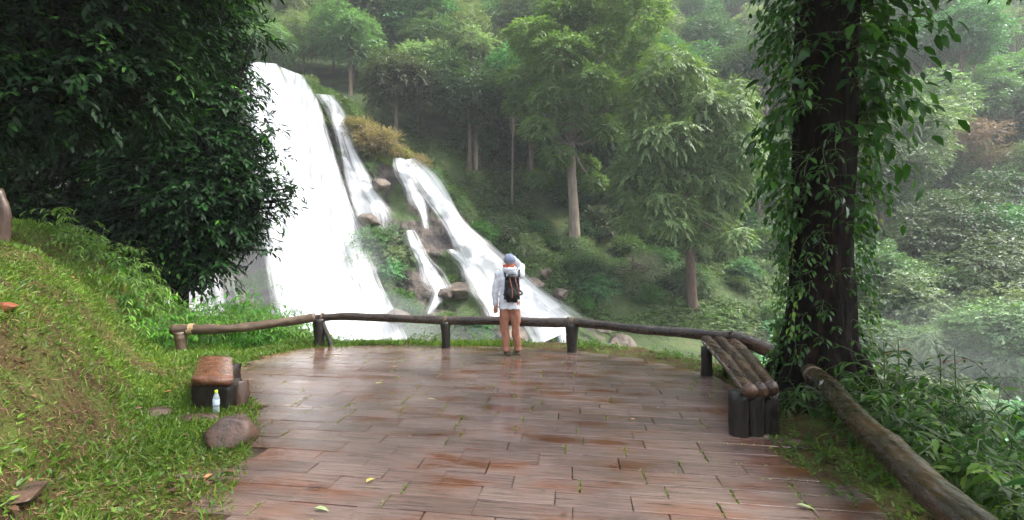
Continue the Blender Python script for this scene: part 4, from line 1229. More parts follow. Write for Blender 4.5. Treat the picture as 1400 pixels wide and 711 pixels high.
def binding(c, ax, r, turns=3, w=.012, mat=None, parent=None, off=np.zeros(3)):
    mb = MB()
    ax = unit(ax); a = unit(np.cross(ax, [0, 0, 1.0])) if abs(ax[2]) < .9 else np.array([1., 0, 0]); b = np.cross(ax, a)
    th = np.linspace(0, 2 * np.pi * turns, 22 * turns)
    pts = np.asarray(c) - off + ax * ((th / (2 * np.pi) - turns / 2) * w * 1.8)[:, None] + r * (a * np.cos(th)[:, None] + b * np.sin(th)[:, None])
    tube(mb, pts, w, 6)
    return mb.build("rope_binding", mat, parent, True)
binding((-5.5, 7.79, .395), (.9, .25, 0), .088, 4, .011, M_ROPE, fence, fo)
binding((-1.2, 8.215, .49), (1, -.15, 0), .08, 3, .01, M_ROPED, fence, fo)
binding((1.02, 7.8, .51), (.85, -.4, 0), .083, 4, .01, M_ROPED, fence, fo)
binding((-3.5, 8.38, .52), (1, .1, 0), .083, 2, .009, M_ROPED, fence, fo)

# near bench at right: three logs on stout feet
bench = empty("log_bench", (2.4, 5.1, 0), "bench of three wet split logs leading to the vine-clad trunk", "bench")
bo = np.array([2.4, 5.1, 0.])
for i, (xn, xf) in enumerate([(2.06, 2.70), (2.175, 2.87), (2.29, 3.03)]):
    mb = MB(); tube(mb, curve([(xn, 3.93 + .04 * i, .445), ((xn + xf) / 2 + .01, 5.1, .455), (xf, 6.3, .465)], 40) - bo, np.linspace(.06, .078, 40), 14, wob=knots(40 + i, .05))
    mb.build("seat_log", M_BENCH, bench, True)
for i, (x, y, r) in enumerate([(2.04, 4.1, .085), (2.19, 4.13, .09), (2.345, 4.17, .085), (2.66, 6.22, .075), (2.98, 6.24, .075)]):
    mb = MB(); tube(mb, curve([(x, y, -.3), (x, y, .1), (x, y, .395)], 10) - bo, r, 12, wob=knots(50 + i, .04))
    mb.build("leg", M_POST, bench, True)
mb = MB(); tube(mb, curve([(2.03, 4.1, .36), (2.18, 4.1, .36), (2.33, 4.12, .36)], 12) - bo, .055, 10, wob=knots(60)); mb.build("crossbeam", M_POST, bench, True)
# big slanting log on the right
blog = empty("log_rail", (2.6, 3.4, 0), "thick mossy wet log rail slanting from the vine-clad trunk to the lower right", "log rail")
lo = np.array([2.6, 3.4, 0.])
mb = MB(); tube(mb, curve([(3.16, 4.85, .40), (2.95, 4.25, .40), (2.55, 3.3, .375), (2.22, 2.3, .33), (2.0, 1.5, .32), (1.9, .9, .32)], 90) - lo, np.interp(np.linspace(0, 1, 90), [0, .05, .4, .7, 1], [.08, .09, .095, .1, .105]), 18, wob=knots(61, .045))
mb.build("log", M_BIGLOG, blog, True)
for (x, y) in [(3.1, 4.65), (2.02, 1.35)]:
    mb = MB(); tube(mb, curve([(x, y, -.4), (x, y, .1), (x, y, .3)], 8) - lo, .09, 10, wob=knots(62)); mb.build("post", M_POST, blog, True)
binding((3.08, 4.64, .40), (-.3, -.95, 0), .088, 2, .009, M_ROPED, blog, lo)

# left bench: short slab on two feet
M_SLAB = wood_mat("wet_red_slab", [(.3, (.07, .03, .018)), (.5, (.16, .07, .04)), (.7, (.26, .13, .08))], gloss=(.12, .4), lichen=False)
sbx = empty("slab_bench", (-3.3, 5.3, 0), "short red-brown slab bench on dark stump feet at the left verge", "bench")
so = np.array([-3.3, 5.3, 0.])
bm = bmesh.new()
prof = [(-.215, .26), (-.225, .325), (-.2, .352), (0, .362), (.2, .352), (.225, .32), (.21, .26)]
ys = np.linspace(0, 1.06, 12)
rows_ = []
rr_ = random.Random(3)
for j, yy in enumerate(ys):
    k = 1 - .05 * (j / 11)
    cx0 = -3.13 - .66 * (j / 11)
    jit = rr_.uniform(-.008, .008)
    rows_.append([bm.verts.new((cx0 + a * k + jit + so[0] * -1, 4.76 + yy - so[1], b + rr_.uniform(-.004, .004))) for a, b in prof])
for j in range(11):
    for i in range(len(prof)):
        bm.faces.new((rows_[j][i], rows_[j][(i + 1) % len(prof)], rows_[j + 1][(i + 1) % len(prof)], rows_[j + 1][i]))
bm.faces.new(rows_[0][::-1]); bm.faces.new(rows_[-1])
bmesh.ops.recalc_face_normals(bm, faces=bm.faces)
bmesh.ops.bevel(bm, geom=[e for e in bm.edges if e.is_boundary is False and e.calc_face_angle(0) > .5], offset=.012, segments=2, affect='EDGES')
mb = MB(); bm_put(mb, bm); mb.build("seat", M_SLAB, sbx)
for i, (x, y) in enumerate([(-3.17, 4.9), (-3.62, 5.62)]):
    bm = bmesh.new(); bmesh.ops.create_cube(bm, size=1)
    bmesh.ops.subdivide_edges(bm, edges=list(bm.edges), cuts=5, use_grid_fill=True)
    for v in bm.verts:
        nv = mnoise.noise(v.co * 3.1 + Vector((i * 7, 0, 0))) * .035
        v.co = Vector((v.co.x * (.4 + nv * 2), v.co.y * (.2 + nv), v.co.z * .52))
    mb = MB(); bm_put(mb, bm, lambda p: p + Vector((x, y, .02)) - Vector(tuple(so)))
    mb.build("leg", M_POST, sbx, True)
mb = MB(); tube(mb, curve([(-2.98, 4.98, -.2), (-2.97, 4.98, .1), (-2.99, 5.0, .25)], 10) - so, np.linspace(.085, .075, 10), 14, wob=knots(71, .05))
mb.build("side_log", M_RAILD, sbx, True)

# ------------------------------------------------------------------ bottle
def glass_mat():
    m, nt, out = new_mat("clear_plastic")
    L = nt.links
    bs = N(nt, "ShaderNodeBsdfPrincipled"); bs.inputs["Base Color"].default_value = (.82, .92, .98, 1); bs.inputs["Roughness"].default_value = .08
    bs.inputs["Transmission Weight"].default_value = .75; bs.inputs["IOR"].default_value = 1.33
    L.new(bs.outputs[0], out.inputs["Surface"]); return m
def plain(name, c, rough=.6, spec=.4, bump=0.0, bs_=60):
    return surf_mat(name, [(.35, tuple(v * .85 for v in c)), (.65, tuple(min(1, v * 1.12) for v in c))], scale=14, rough=(rough * .9, min(1, rough * 1.1)), bump=bump, bscale=bs_, spec=spec, bdist=.004)
def lathe(mb, prof, n=20, c=(0, 0, 0)):
    th = np.linspace(0, 2 * np.pi, n, endpoint=False)
    pr = np.array(prof, float); m = len(pr)
    V = np.stack([pr[:, 0:1] * np.cos(th), pr[:, 0:1] * np.sin(th), np.repeat(pr[:, 1:2], n, 1)], -1) + np.array(c)
    idx = np.arange(m * n).reshape(m, n); a = idx[:-1]; b = idx[1:]
    mb.put(V.reshape(-1, 3), np.stack([a, np.roll(a, -1, 1), np.roll(b, -1, 1), b], -1).reshape(-1, 4))
bt = empty("water_bottle", (-3.03, 4.66, .012), "clear plastic water bottle with a yellow-green cap before the slab bench", "bottle")
mb = MB(); lathe(mb, [(.001, 0), (.028, 0), (.031, .008), (.031, .03), (.029, .035), (.031, .04), (.031, .06), (.029, .065), (.031, .07), (.031, .15), (.027, .17), (.016, .2), (.0135, .205), (.0135, .215)])
mb.build("bottle_body", glass_mat(), bt, True)
mb = MB(); lathe(mb, [(.0318, .09), (.0322, .092), (.0322, .138), (.0318, .14)]); mb.build("label_band", plain("bottle_label", (.55, .68, .8), .4), bt, True)
mb = MB(); lathe(mb, [(.015, .208), (.0155, .21), (.0155, .232), (.014, .236), (.001, .236)]); mb.build("cap", plain("cap_green", (.5, .68, .05), .4), bt, True)

# near rocks
rock("rock", (-2.44, 3.95, .06), (.21, .18, .2), M_ROCKN, 401, "brown wet faceted rock at the left edge of the paving", rz=.4)
rock("rock", (-3.1, 4.5, .0), (.26, .12, .055), M_ROCKN, 402, "flat dark stone lying before the slab bench")
rock("rock", (-3.62, 4.62, .02), (.16, .13, .06), M_ROCKN, 409, "small flat stone in the grass left of the bottle")
rock("rock", (-2.95, 2.72, Hs(-2.95, 2.72)), (.2, .13, .03), M_ROCKN, 403, "flat mossy stone in the grass at lower left")
rock("rock", (-4.2, 3.78, Hs(-4.2, 3.78) + .03), (.09, .06, .045), plain("reddish stone", (.2, .07, .035), .4, bump=.5), 404, "reddish brown stone on the left bank")
rock("rock", (-4.3, 8.05, .02), (.2, .1, .04), M_ROCKN, 405, "small grey stone under the left rail")
rock("rock", (2.75, 2.75, .0), (.2, .16, .05), M_ROCKN, 406, "flat mossy stone under the slanting log")
# weathered stump at the left edge
st = MB(); tube(st, curve([(-6.68, 5.95, 1.4), (-6.66, 5.95, 1.8), (-6.63, 5.95, 2.2), (-6.72, 5.95, 2.5)], 16), np.linspace(.065, .05, 16), 12, wob=knots(80, .09))
tag(st.build("tree_stump", M_RAILD, None, True), "pale weathered stump at the left edge atop the bank", "stump")

# fallen leaves
M_YL = leaf_mat("yellow_leaf", [(0, (.5, .42, .08)), (1, (.6, .5, .12))], trans=.1, vary=.1)
M_GL = leaf_mat("green_fallen_leaf", [(0, (.22, .3, .12)), (1, (.3, .36, .18))], trans=.1, vary=.1)
M_BL = leaf_mat("brown_leaf", [(0, (.09, .04, .025)), (1, (.18, .08, .05))], trans=.1, rough=.4, vary=.2)
M_OL = leaf_mat("orange_leaf", [(0, (.45, .17, .06)), (1, (.55, .24, .1))], trans=.1, vary=.2)
def fallen(u, v, L_, m, ang, label, group=None, w=.5):
    D = EYE * F / (v - 355.5); x = (u - 700) / F * D
    mb = MB()
    leaf_geo(mb, np.array([[-L_ / 2, 0, .0]]), np.array([[1., 0, .08]]), np.array([[0, 0, 1.]]), np.array([L_]), w, .35, 1, np.array([.5]))
    sd_ = float(poly_sd(np.array([x]), np.array([D]), PLAT)[0])
    o = mb.build("fallen_leaf", m, None, True, (x, D, .022 if sd_ < 0 else Hs(x, D) + .03))
    o.rotation_euler = (0, 0, ang)
    tag(o, label, "leaf", group)
fallen(507, 660, .085, M_YL, 1.0, "bright yellow leaf lying alone near the front of the paving")
fallen(1102, 697, .11, M_GL, -.5, "pale green leaf at the lower right of the paving", w=.35)
fallen(430, 668, .12, M_BL, .5, "curled dark brown leaf left of the yellow leaf", w=.25)
fallen(312, 649, .11, M_BL, .3, "broad dark brown leaf by the left edge of the paving")
fallen(518, 526, .1, M_YL, .6, "slim yellow leaf in the middle of the paving", w=.3)
fallen(408, 552, .08, M_GL, 1.2, "small pale leaf in the left part of the paving")
fallen(590, 548, .1, M_GL, .1, "pale grey-green leaf in the centre of the paving", w=.35)
fallen(540, 503, .08, M_OL, .7, "tiny orange leaf towards the far edge of the paving")
fallen(866, 576, .05, M_OL, .2, "small orange petal right of centre on the paving")
fallen(440, 700, .1, M_GL, -.2, "grey-green leaf at the very front of the paving", w=.4)
fallen(772, 706, .06, M_BL, .8, "small red-brown leaf at the front edge of the paving")
for (u, v) in [(245, 508), (268, 470), (230, 540), (455, 478), (350, 490), (375, 486), (250, 600), (282, 655)]:
    fallen(u + rng.uniform(-4, 4), v, .09, M_OL if rng.random() < .6 else M_BL, rng.uniform(0, 6), "dry brown or orange leaf in the grass left of the paving", "dry leaves in the left grass", .5)
for (u, v) in [(470, 520), (700, 540), (760, 590), (900, 560), (640, 500), (840, 640), (560, 600), (960, 590), (360, 610)]:
    fallen(u, v, .045, M_BL, rng.uniform(0, 6), "tiny dark leaf scrap on the wet paving", "tiny dark leaf scraps on the paving", .5)

# ------------------------------------------------------------------ person
def capsule(mb, a, b, ra, rb, n=14):
    a = np.asarray(a, float); b = np.asarray(b, float)
    d = unit(b - a)
    k = 5
    pts = []; rad = []
    for i in range(k, 0, -1):
        th = i / k * np.pi / 2 * .985; pts.append(a - d * ra * math.sin(th)); rad.append(ra * math.cos(th))
    for t in np.linspace(0, 1, 6): pts.append(a + (b - a) * t); rad.append(ra + (rb - ra) * t)
    for i in range(1, k + 1):
        th = i / k * np.pi / 2 * .985; pts.append(b + d * rb * math.sin(th)); rad.append(rb * math.cos(th))
    tube(mb, pts, rad, n)
def ell(mb, c, r, rot=None, sub=3):
    bm = bmesh.new(); bmesh.ops.create_icosphere(bm, subdivisions=sub, radius=1)
    M = rot or Matrix.Identity(3)
    bm_put(mb, bm, lambda p: M @ Vector((p.x * r[0], p.y * r[1], p.z * r[2])) + Vector(c))
def fuse(mb, name, mat, parent, voxel=.01, smooth=6, disp=0.0, dscale=.1):
    me = mb.mesh(name)
    tmp = bpy.data.objects.new(name + "_raw", me); col.objects.link(tmp)
    m = tmp.modifiers.new("r", 'REMESH'); m.mode = 'VOXEL'; m.voxel_size = voxel
    if smooth:
        s = tmp.modifiers.new("s", 'SMOOTH'); s.factor = .5; s.iterations = smooth
    dg = bpy.context.evaluated_depsgraph_get()
    me2 = bpy.data.meshes.new_from_object(tmp.evaluated_get(dg))
    bpy.data.objects.remove(tmp)
    n = len(me2.vertices); co = np.zeros(n * 3, np.float32); me2.vertices.foreach_get("co", co); co = co.reshape(-1, 3)
    if disp:
        nn = np.zeros(n * 3, np.float32); me2.vertices.foreach_get("normal", nn); nn = nn.reshape(-1, 3)
        co = co + nn * (disp * fbm(co[:, 0] * 1.6, co[:, 1], co[:, 2] * .8, dscale, 3))[:, None]
        me2.vertices.foreach_set("co", co.astype(np.float32).ravel())
    me2.polygons.foreach_set("use_smooth", np.ones(len(me2.polygons), bool))
    me2.name = name
    return add(name, me2, mat, parent)

M_SKIN = plain("skin", (.42, .24, .16), .5)
M_JACK = plain("white_jacket", (.62, .65, .7), .7, bump=.3)
M_TROU = plain("rust_trousers", (.3, .135, .085), .8, bump=.3)
M_CAPM = plain("blue_grey_cap", (.2, .24, .34), .8)
M_SCARF = plain("red_orange_scarf", (.55, .12, .06), .8)
M_PACK = plain("black_pack", (.012, .012, .014), .5)
M_TRIM = plain("brown_trim", (.3, .11, .07), .6)
M_SHOE = plain("brown_shoe", (.06, .035, .025), .6)
px, py = -.04, 7.56
per = empty("person", (px, py, .008), "person in white jacket and rust trousers with black backpack, one hand raised to grey cap", "person")
# local: x right, y towards the falls, z up
hipL, hipR = (-.085, 0, .86), (.085, 0, .86)
kneL, kneR = (-.085, .0, .47), (.10, .0, .47)
ankL, ankR = (-.05, -.01, .09), (.135, .03, .09)
shL, shR = (-.185, 0, 1.325), (.175, 0, 1.335)
elL, haL = (-.235, -.01, 1.05), (-.235, .04, .83)
elR, haR = (.20, .17, 1.46), (.055, .075, 1.60)
bd_ = MB()
ell(bd_, (0, .005, 1.555), (.078, .092, .105)); capsule(bd_, (0, 0, 1.34), (0, .0, 1.5), .055, .05)
capsule(bd_, (0, 0, 1.27), (0, 0, .95), .1, .09); ell(bd_, (0, 0, 1.25), (.14, .075, .1)); ell(bd_, (0, 0, .92), (.12, .08, .1))
for h, k, an in ((hipL, kneL, ankL), (hipR, kneR, ankR)):
    capsule(bd_, h, k, .075, .05); capsule(bd_, k, an, .048, .034)
    ell(bd_, (an[0], an[1] + .06, .035), (.04, .11, .03))
for s, e, h in ((shL, elL, haL), (shR, elR, haR)):
    capsule(bd_, s, e, .045, .036); capsule(bd_, e, h, .034, .024)
# hands: palm and five fingers
def hand(mb, w, d, side, curl=.3, nrm=(0, -1, 0)):
    w = np.array(w, float); d = unit(np.array(d, float)); nrm = unit(np.array(nrm, float)); s = unit(np.cross(d, nrm)) * side
    nrm = np.cross(s, d) * side
    capsule(mb, w, w + d * .06, .024, .028, 10); capsule(mb, w + s * .018 + d * .02, w + s * .02 + d * .07, .018, .018, 8); capsule(mb, w - s * .018 + d * .02, w - s * .02 + d * .07, .018, .018, 8)
    for i, (o, l) in enumerate(((-.03, .06), (-.01, .075), (.011, .07), (.031, .055))):
        b = w + d * .082 + s * o; m1 = b + d * l * .5 - nrm * curl * .02; m2 = m1 + d * l * .45 - nrm * curl * .045
        capsule(mb, b, m1, .0095, .009, 8); capsule(mb, m1, m2, .009, .0075, 8)
    b = w + d * .02 + s * .03; m1 = b + d * .03 + s * .03; capsule(mb, b, m1, .012, .011, 8); capsule(mb, m1, m1 + d * .03 + s * .008 - nrm * .01, .011, .009, 8)
hand(bd_, haL, (0, .05, -1), -1)
hand(bd_, haR, (-.75, -.35, .55), 1, nrm=(.2, .2, 1))
# ears and nose
ell(bd_, (-.08, .0, 1.55), (.012, .02, .03)); ell(bd_, (.08, .0, 1.55), (.012, .02, .03)); ell(bd_, (0, .1, 1.545), (.014, .02, .022)); ell(bd_, (0, .085, 1.505), (.025, .012, .01))
body = fuse(bd_, "body", M_SKIN, per, .0065, 2)
# trousers
tb = MB()
ell(tb, (0, -.005, .84), (.15, .105, .11)); ell(tb, (0, 0, .87), (.14, .095, .09))
for h, k, an, s in ((hipL, kneL, ankL, -1), (hipR, kneR, ankR, 1)):
    capsule(tb, h, k, .098, .076); capsule(tb, k, (an[0], an[1], .1), .074, .064)
    ell(tb, (an[0], an[1], .085), (.07, .075, .05))
fuse(tb, "trousers", M_TROU, per, .009, 5, .02, .09)
jb = MB()
thj = np.linspace(0, 1, 14)
zj = .765 + thj * .6
def jw(s_, t_):
    zz_ = .765 + s_ * .6
    w_ = np.interp(zz_, [.76, .9, 1.05, 1.2, 1.3, 1.37], [.19, .182, .168, .178, .185, .13]); d_ = np.interp(zz_, [.76, .9, 1.05, 1.2, 1.3, 1.37], [.145, .14, .13, .13, .12, .09])
    return 1 / np.sqrt((np.sin(t_) / w_) ** 2 + (np.cos(t_) / d_) ** 2)
tube(jb, np.c_[0 * zj, 0 * zj, zj], .95, 28, wob=jw)
ell(jb, (0, -.02, 1.39), (.105, .095, .06)); ell(jb, (0, -.07, 1.385), (.12, .065, .05))
for s, e, h in ((shL, elL, haL), (shR, elR, haR)):
    hh = np.array(e) + (np.array(h) - np.array(e)) * .95
    capsule(jb, s, e, .07, .058); capsule(jb, e, hh, .056, .043)
ell(jb, (shL[0], 0, shL[2]), (.075, .08, .08)); ell(jb, (shR[0], 0.02, shR[2]), (.08, .08, .08))
fuse(jb, "jacket", M_JACK, per, .009, 5, .022, .1)
hb = MB()
th = np.linspace(0, 2 * np.pi, 26)
tube(hb, np.c_[.095 * np.cos(th), -.03 + .085 * np.sin(th), 1.43 + .015 * np.sin(th)], .032, 10, cap=False); ell(hb, (0, -.09, 1.405), (.1, .05, .05))
fuse(hb, "hood", M_JACK, per, .008, 4, .012, .06)
sc = MB(); tube(sc, np.c_[.078 * np.cos(th) - .01, -.005 + .075 * np.sin(th), 1.458 + .02 * np.cos(th)], .015, 10, cap=False); ell(sc, (-.075, -.03, 1.475), (.045, .04, .03))
fuse(sc, "scarf", M_SCARF, per, .007, 3, .012, .04)
cp = MB(); ell(cp, (0, -.005, 1.585), (.097, .112, .093)); tube(cp, np.c_[.091 * np.cos(th), .107 * np.sin(th), 1.575 + 0 * th], .012, 8, cap=False); ell(cp, (0, .14, 1.59), (.07, .06, .012))
ca_ = fuse(cp, "cap", M_CAPM, per, .006, 3, .008, .05)
bk = MB()
bm = bmesh.new(); bmesh.ops.create_cube(bm, size=1)
for v in bm.verts:
    v.co = Vector((v.co.x * .27, v.co.y * .14, v.co.z * .46))
    if v.co.z > 0: v.co.x *= .82; v.co.y *= .75
bmesh.ops.bevel(bm, geom=list(bm.edges), offset=.045, segments=4, affect='EDGES')
bm_put(bk, bm, lambda p: p + Vector((.04, -.185, 1.115)))
ell(bk, (.04, -.2, 1.29), (.1, .07, .05)); ell(bk, (.04, -.235, 1.02), (.1, .05, .1))
pk = fuse(bk, "backpack", M_PACK, per, .008, 3, .01, .08)
for i, (pts) in enumerate([[(.0, -.255, 1.3), (.02, -.275, 1.2), (.045, -.285, 1.08), (.04, -.285, .96)], [(.085, -.25, 1.3), (.11, -.265, 1.2), (.14, -.25, 1.1), (.15, -.23, 1.0)]]):
    mb = MB(); tube(mb, curve(pts, 14), .0085, 8); mb.build("trim_strap", M_TRIM, pk, True)
for x in (-.1, .15):
    mb = MB(); tube(mb, curve([(x * .9 + .02, -.12, 1.3), (x + .01, -.02, 1.405), (x, .11, 1.3), (x - .02 * np.sign(x), .125, 1.12), (x * 1.4, .02, 1.02), (x * .9 + .02, -.13, 1.0)], 24), .016, 8); mb.build("shoulder_strap", M_PACK, pk, True)
for an, s in ((ankL, -1), (ankR, 1)):
    mb = MB(); ell(mb, (an[0], an[1] + .06, .042), (.05, .135, .045)); ell(mb, (an[0], an[1] - .01, .06), (.047, .06, .055)); box(mb, (an[0], an[1] + .055, .012), (.09, .25, .024), 0, .008)
    fuse(mb, "shoe", M_SHOE, per, .007, 3)

# ------------------------------------------------------------------ vine-clad trunk at right
rng = np.random.default_rng(300)
TX, TY = 3.56, 5.25
vt_ = empty("vine_clad_tree", (TX, TY, 0), "massive dark tree trunk hung with climbing leaves beside the bench", "tree")
tb = MB()
zz = np.linspace(-1.0, 9.0, 70)
ctr = np.c_[np.interp(zz, [-1, 0, 1, 3, 5, 9], [-.08, -.05, .0, .04, .06, .1]), np.zeros(70), zz]
rad = np.interp(zz, [-1, -.1, .15, .6, 1.2, 2, 4, 6, 9], [.72, .58, .46, .37, .32, .3, .31, .3, .26])
def tw(s, t):
    z = -1 + 10 * s
    fl = sstep(1.0, -.3, z)
    return 1 + fl * .22 * np.sin(5 * t + 1) + .05 * np.sin(3 * t + z) + .03 * np.sin(8 * t + 2.3 * z) + .03 * np.sin(13 * t - z * 1.5) + .05 * vnoise(np.cos(t) * 2 + z * 1.3, np.sin(t) * 2 + z * 0, z * 1.5)
tube(tb, ctr, rad, 48, wob=tw)
for (a, l) in [(3.6, 1.0), (4.4, .8), (5.3, .9), (2.7, .8), (.3, .8)]:      # surface roots
    d = np.array([math.cos(a), math.sin(a), 0])
    tube(tb, curve([d * .2 + [0, 0, .75], d * .42 + [0, 0, .35], d * .62 + [0, 0, .08], d * (.4 + l) + [0, 0, -.25]], 16), np.linspace(.13, .06, 16), 9, wob=knots(int(a * 10)))
tb.build("trunk", M_DARKBARK, vt_, True)
# unseen crown far above the frame, extended to the right to shade the bench
cm = MB(); lb = MB()
for k in range(34):
    a = rng.uniform(0, 6.28); q = rng.uniform(.8, 3.0)
    c = np.array([math.cos(a) * q + (.3 if k < 14 else 3.6), math.sin(a) * q * .8 - (.2 if k < 14 else 1.2), rng.uniform(6.2, 9.0)])
    p, d = lobe_points(c, (1.3, 1.3, .8), 150)
    sprays(cm, p, d * [1, 1, .5], 7, .4, .16, .45, .4, 0)
    tube(lb, curve([(.08, 0, 5.5 + .2 * k % 2), c * .5 + [0, 0, 2.6], c], 8), np.linspace(.12, .03, 8), 6)
lb.build("limbs", M_DARKBARK, vt_, True)
cm.build("crown", M_LEFT, vt_)

def shoots(name, specs, mat, label, cat, loc, leafkind=1, stem_mat=None, stem_r=.004, group=None, pet=.35):
    """specs: (start, direction, length, droop, nleaf, leaf_len, leaf_w)"""
    root = empty(name, loc, label, cat, group)
    lm = MB(); sm = MB()
    for (p0, d, L_, droop, nl, ll, lw) in specs:
        p0 = np.asarray(p0, float) - np.asarray(loc); d = unit(d)
        t = np.linspace(0, 1, 8)[:, None]
        side = unit(np.cross(d, [0, 0, 1.0]) + 1e-5)
        pts = p0 + d * L_ * t - np.array([0, 0, 1.0]) * droop * L_ * t ** 2 + side * .06 * L_ * np.sin(t * 5 + rng.uniform(0, 6))
        tube(sm, pts, np.linspace(stem_r, stem_r * .5, 8), 4, cap=False)
        k = np.linspace(.12, 1, nl)
        base = np.array([np.interp(k, t[:, 0], pts[:, j]) for j in range(3)]).T
        tan = unit(np.gradient(pts, axis=0))[np.clip((k * 7).astype(int), 0, 7)]
        sg = np.where(np.arange(nl) % 2 == 0, 1., -1.)[:, None]
        dd = tan * .55 + np.cross(tan, [0, 0, 1.0]) * sg * .8 + rng.normal(size=(nl, 3)) * .25 - np.array([0, 0, .35 + .3 * droop])
        dd = unit(dd)
        pl = ll * pet
        b2 = base + unit(dd + [0, 0, .5]) * pl
        for a_, b_ in zip(base, b2):
            tube(sm, [a_, (a_ + b_) / 2 + [0, 0, pl * .08], b_], stem_r * .5, 3, cap=False)
        nn = np.array([0, 0, 1.0]) + rng.normal(size=(nl, 3)) * .3 - d * .0
        leaf_geo(lm, b2, dd, nn, ll * rng.uniform(.7, 1.15, nl), lw, .3, leafkind, np.clip(rng.random() * .5 + rng.random(nl) * .5, 0, 1))
    sm.build("stems", stem_mat or M_VSTEM, root, True)
    lm.build("foliage", mat, root)
    return root
M_VSTEM = plain("vine_stem", (.06, .09, .03), .6)
sp = []
for i in range(820):
    z = rng.uniform(.1, 5.2)
    a = rng.uniform(-math.pi, math.pi)
    if rng.random() < .5: a = rng.choice([rng.normal(math.pi, .45), rng.normal(-.1, .5)])     # mostly on the two flanks
    r0 = float(np.interp(z, [0, .6, 1.2, 2, 5], [.5, .4, .36, .34, .35]))
    d = np.array([math.cos(a), math.sin(a) , rng.uniform(-.1, .7)])
    p0 = np.array([TX + math.cos(a) * r0 * .95 + .03, TY + math.sin(a) * r0 * .95, z])
    right = math.cos(a) > 0
    big = z > 3.0 and right or (z > 2.2 and rng.random() < .18)
    L_ = (rng.uniform(.08, .2) if z < 2.2 else rng.uniform(.1, .32)) if not big else rng.uniform(.15, .8)
    if not right and z > 2.4: L_ = rng.uniform(.15, .5)
    ll = rng.uniform(.05, .09) if z < 2.0 else (rng.uniform(.13, .23) if big else rng.uniform(.07, .12))
    sp.append((p0, d, L_, rng.uniform(.3, 1.1), int(rng.integers(4, 8)), ll, .5 if not big else .42))
shoots("climbing_vine", sp, M_VINE, "leafy climbing vine growing up the massive dark trunk", "vine", (TX, TY, 0), pet=.4)
# trailing strands on the flanks
sp = []
for i in range(28):
    side = rng.choice([-1, 1], p=[.55, .45])
    z = rng.uniform(.8, 4.3)
    p0 = np.array([TX + side * (.32 + rng.uniform(0, .1)), TY - rng.uniform(-.2, .25), z])
    sp.append((p0, (side * .25, -.1, -1), rng.uniform(.3, .9), .1, int(rng.integers(8, 16)), rng.uniform(.04, .075), .55))
shoots("trailing_creeper", sp, leaf_mat("creeper_leaves", [(0, (.06, .15, .015)), (.6, (.13, .27, .03)), (1, (.24, .38, .05))], trans=.5, rough=.4, vary=.1), "small-leaved yellow-green creeper hanging down the flanks of the massive trunk", "creeper", (TX, TY, 0), pet=.3)

# ------------------------------------------------------------------ lower right shrubs
def shrub(name, loc, r, h, n, ll, lw, mat, label, cat="shrub", nl=9, up=.8, stem_r=.005, group=None, droop=(.2, .9), Lr=(.35, .8)):
    sp = []
    for i in range(n):
        a = rng.uniform(0, 6.28); q = r * math.sqrt(rng.random())
        p = np.array([loc[0] + math.cos(a) * q, loc[1] + math.sin(a) * q, 0])
        p[2] = max(Hs(p[0], p[1]), loc[2] - 1.0) + rng.uniform(0, .75) * h * (1 - .5 * (q / r))
        d = np.array([math.cos(a) * .7, math.sin(a) * .7, up]) + rng.normal(size=3) * .35
        sp.append((p, d, h * rng.uniform(*Lr), rng.uniform(*droop), nl, ll * rng.uniform(.7, 1.3), lw))
    return shoots(name, sp, mat, label, cat, tuple(loc), stem_r=stem_r, group=group, pet=.15)
def at(u, v, D): return P(u, v, D)
rs = [((3.25, 3.9), .45, .8, 80, .1, .38, "bushy wet shrub growing between the trunk and the slanting log"),
      ((3.8, 4.1), .55, 1.1, 100, .11, .34, "tall arching green shrub right of the trunk"),
      ((3.05, 3.05), .4, .6, 70, .09, .4, "low dark green shrub behind the middle of the slanting log"),
      ((3.75, 3.3), .55, .95, 110, .11, .34, "dense glossy shrub on the drop right of the log"),
      ((2.75, 2.2), .35, .55, 60, .08, .4, "small-leaved plant behind the near end of the log"),
      ((3.3, 2.5), .5, .6, 90, .1, .35, "spreading shrub at the lower right corner"),
      ((4.5, 4.0), .6, 1.3, 90, .13, .32, "loose shrub leaning out over the gorge at right"),
      ((4.3, 5.3), .6, .9, 90, .1, .36, "shrub behind the trunk over the gorge")]
for (xy, r, h, n, ll, lw, lab) in rs:
    z = Hs(*xy)
    shrub("wet_shrub", (xy[0], xy[1], z), r, h + max(0, -z) * .6, n, ll, lw, M_RSHRUB, lab, Lr=(.2, .6))
for i, (u, vt2, D) in enumerate([(1208, 468, 4.6), (1228, 465, 4.7), (1285, 480, 4.4), (1305, 478, 4.3)]):
    t = P(u, vt2, D); b = t - np.array([0, 0, .75])
    r_ = empty("red_tipped_plant", tuple(b), ["upright stalk with red young leaves nearest the trunk", "second upright stalk with red young leaves beside the first", "red-leaved stalk left of the arching shrub top", "red-leaved stalk at the arching shrub top"][i], "plant")
    sm = MB(); tube(sm, curve([(0, 0, -.5), (.01, 0, .35), (0, 0, .75)], 8), .005, 5); sm.build("stem", M_VSTEM, r_, True)
    lm = MB()
    for k in range(11):
        z = .1 + .065 * k; a = k * 2.4
        leaf_geo(lm, np.array([[0, 0, z]]), np.array([[math.cos(a), math.sin(a) * .6, .35]]), np.array([[0, 0, 1.]]), np.array([.19 if k < 9 else .11]), .3, .3, 1, np.array([1.0 if k < 8 else .2]))
    lm.build("foliage", M_RED, r_)
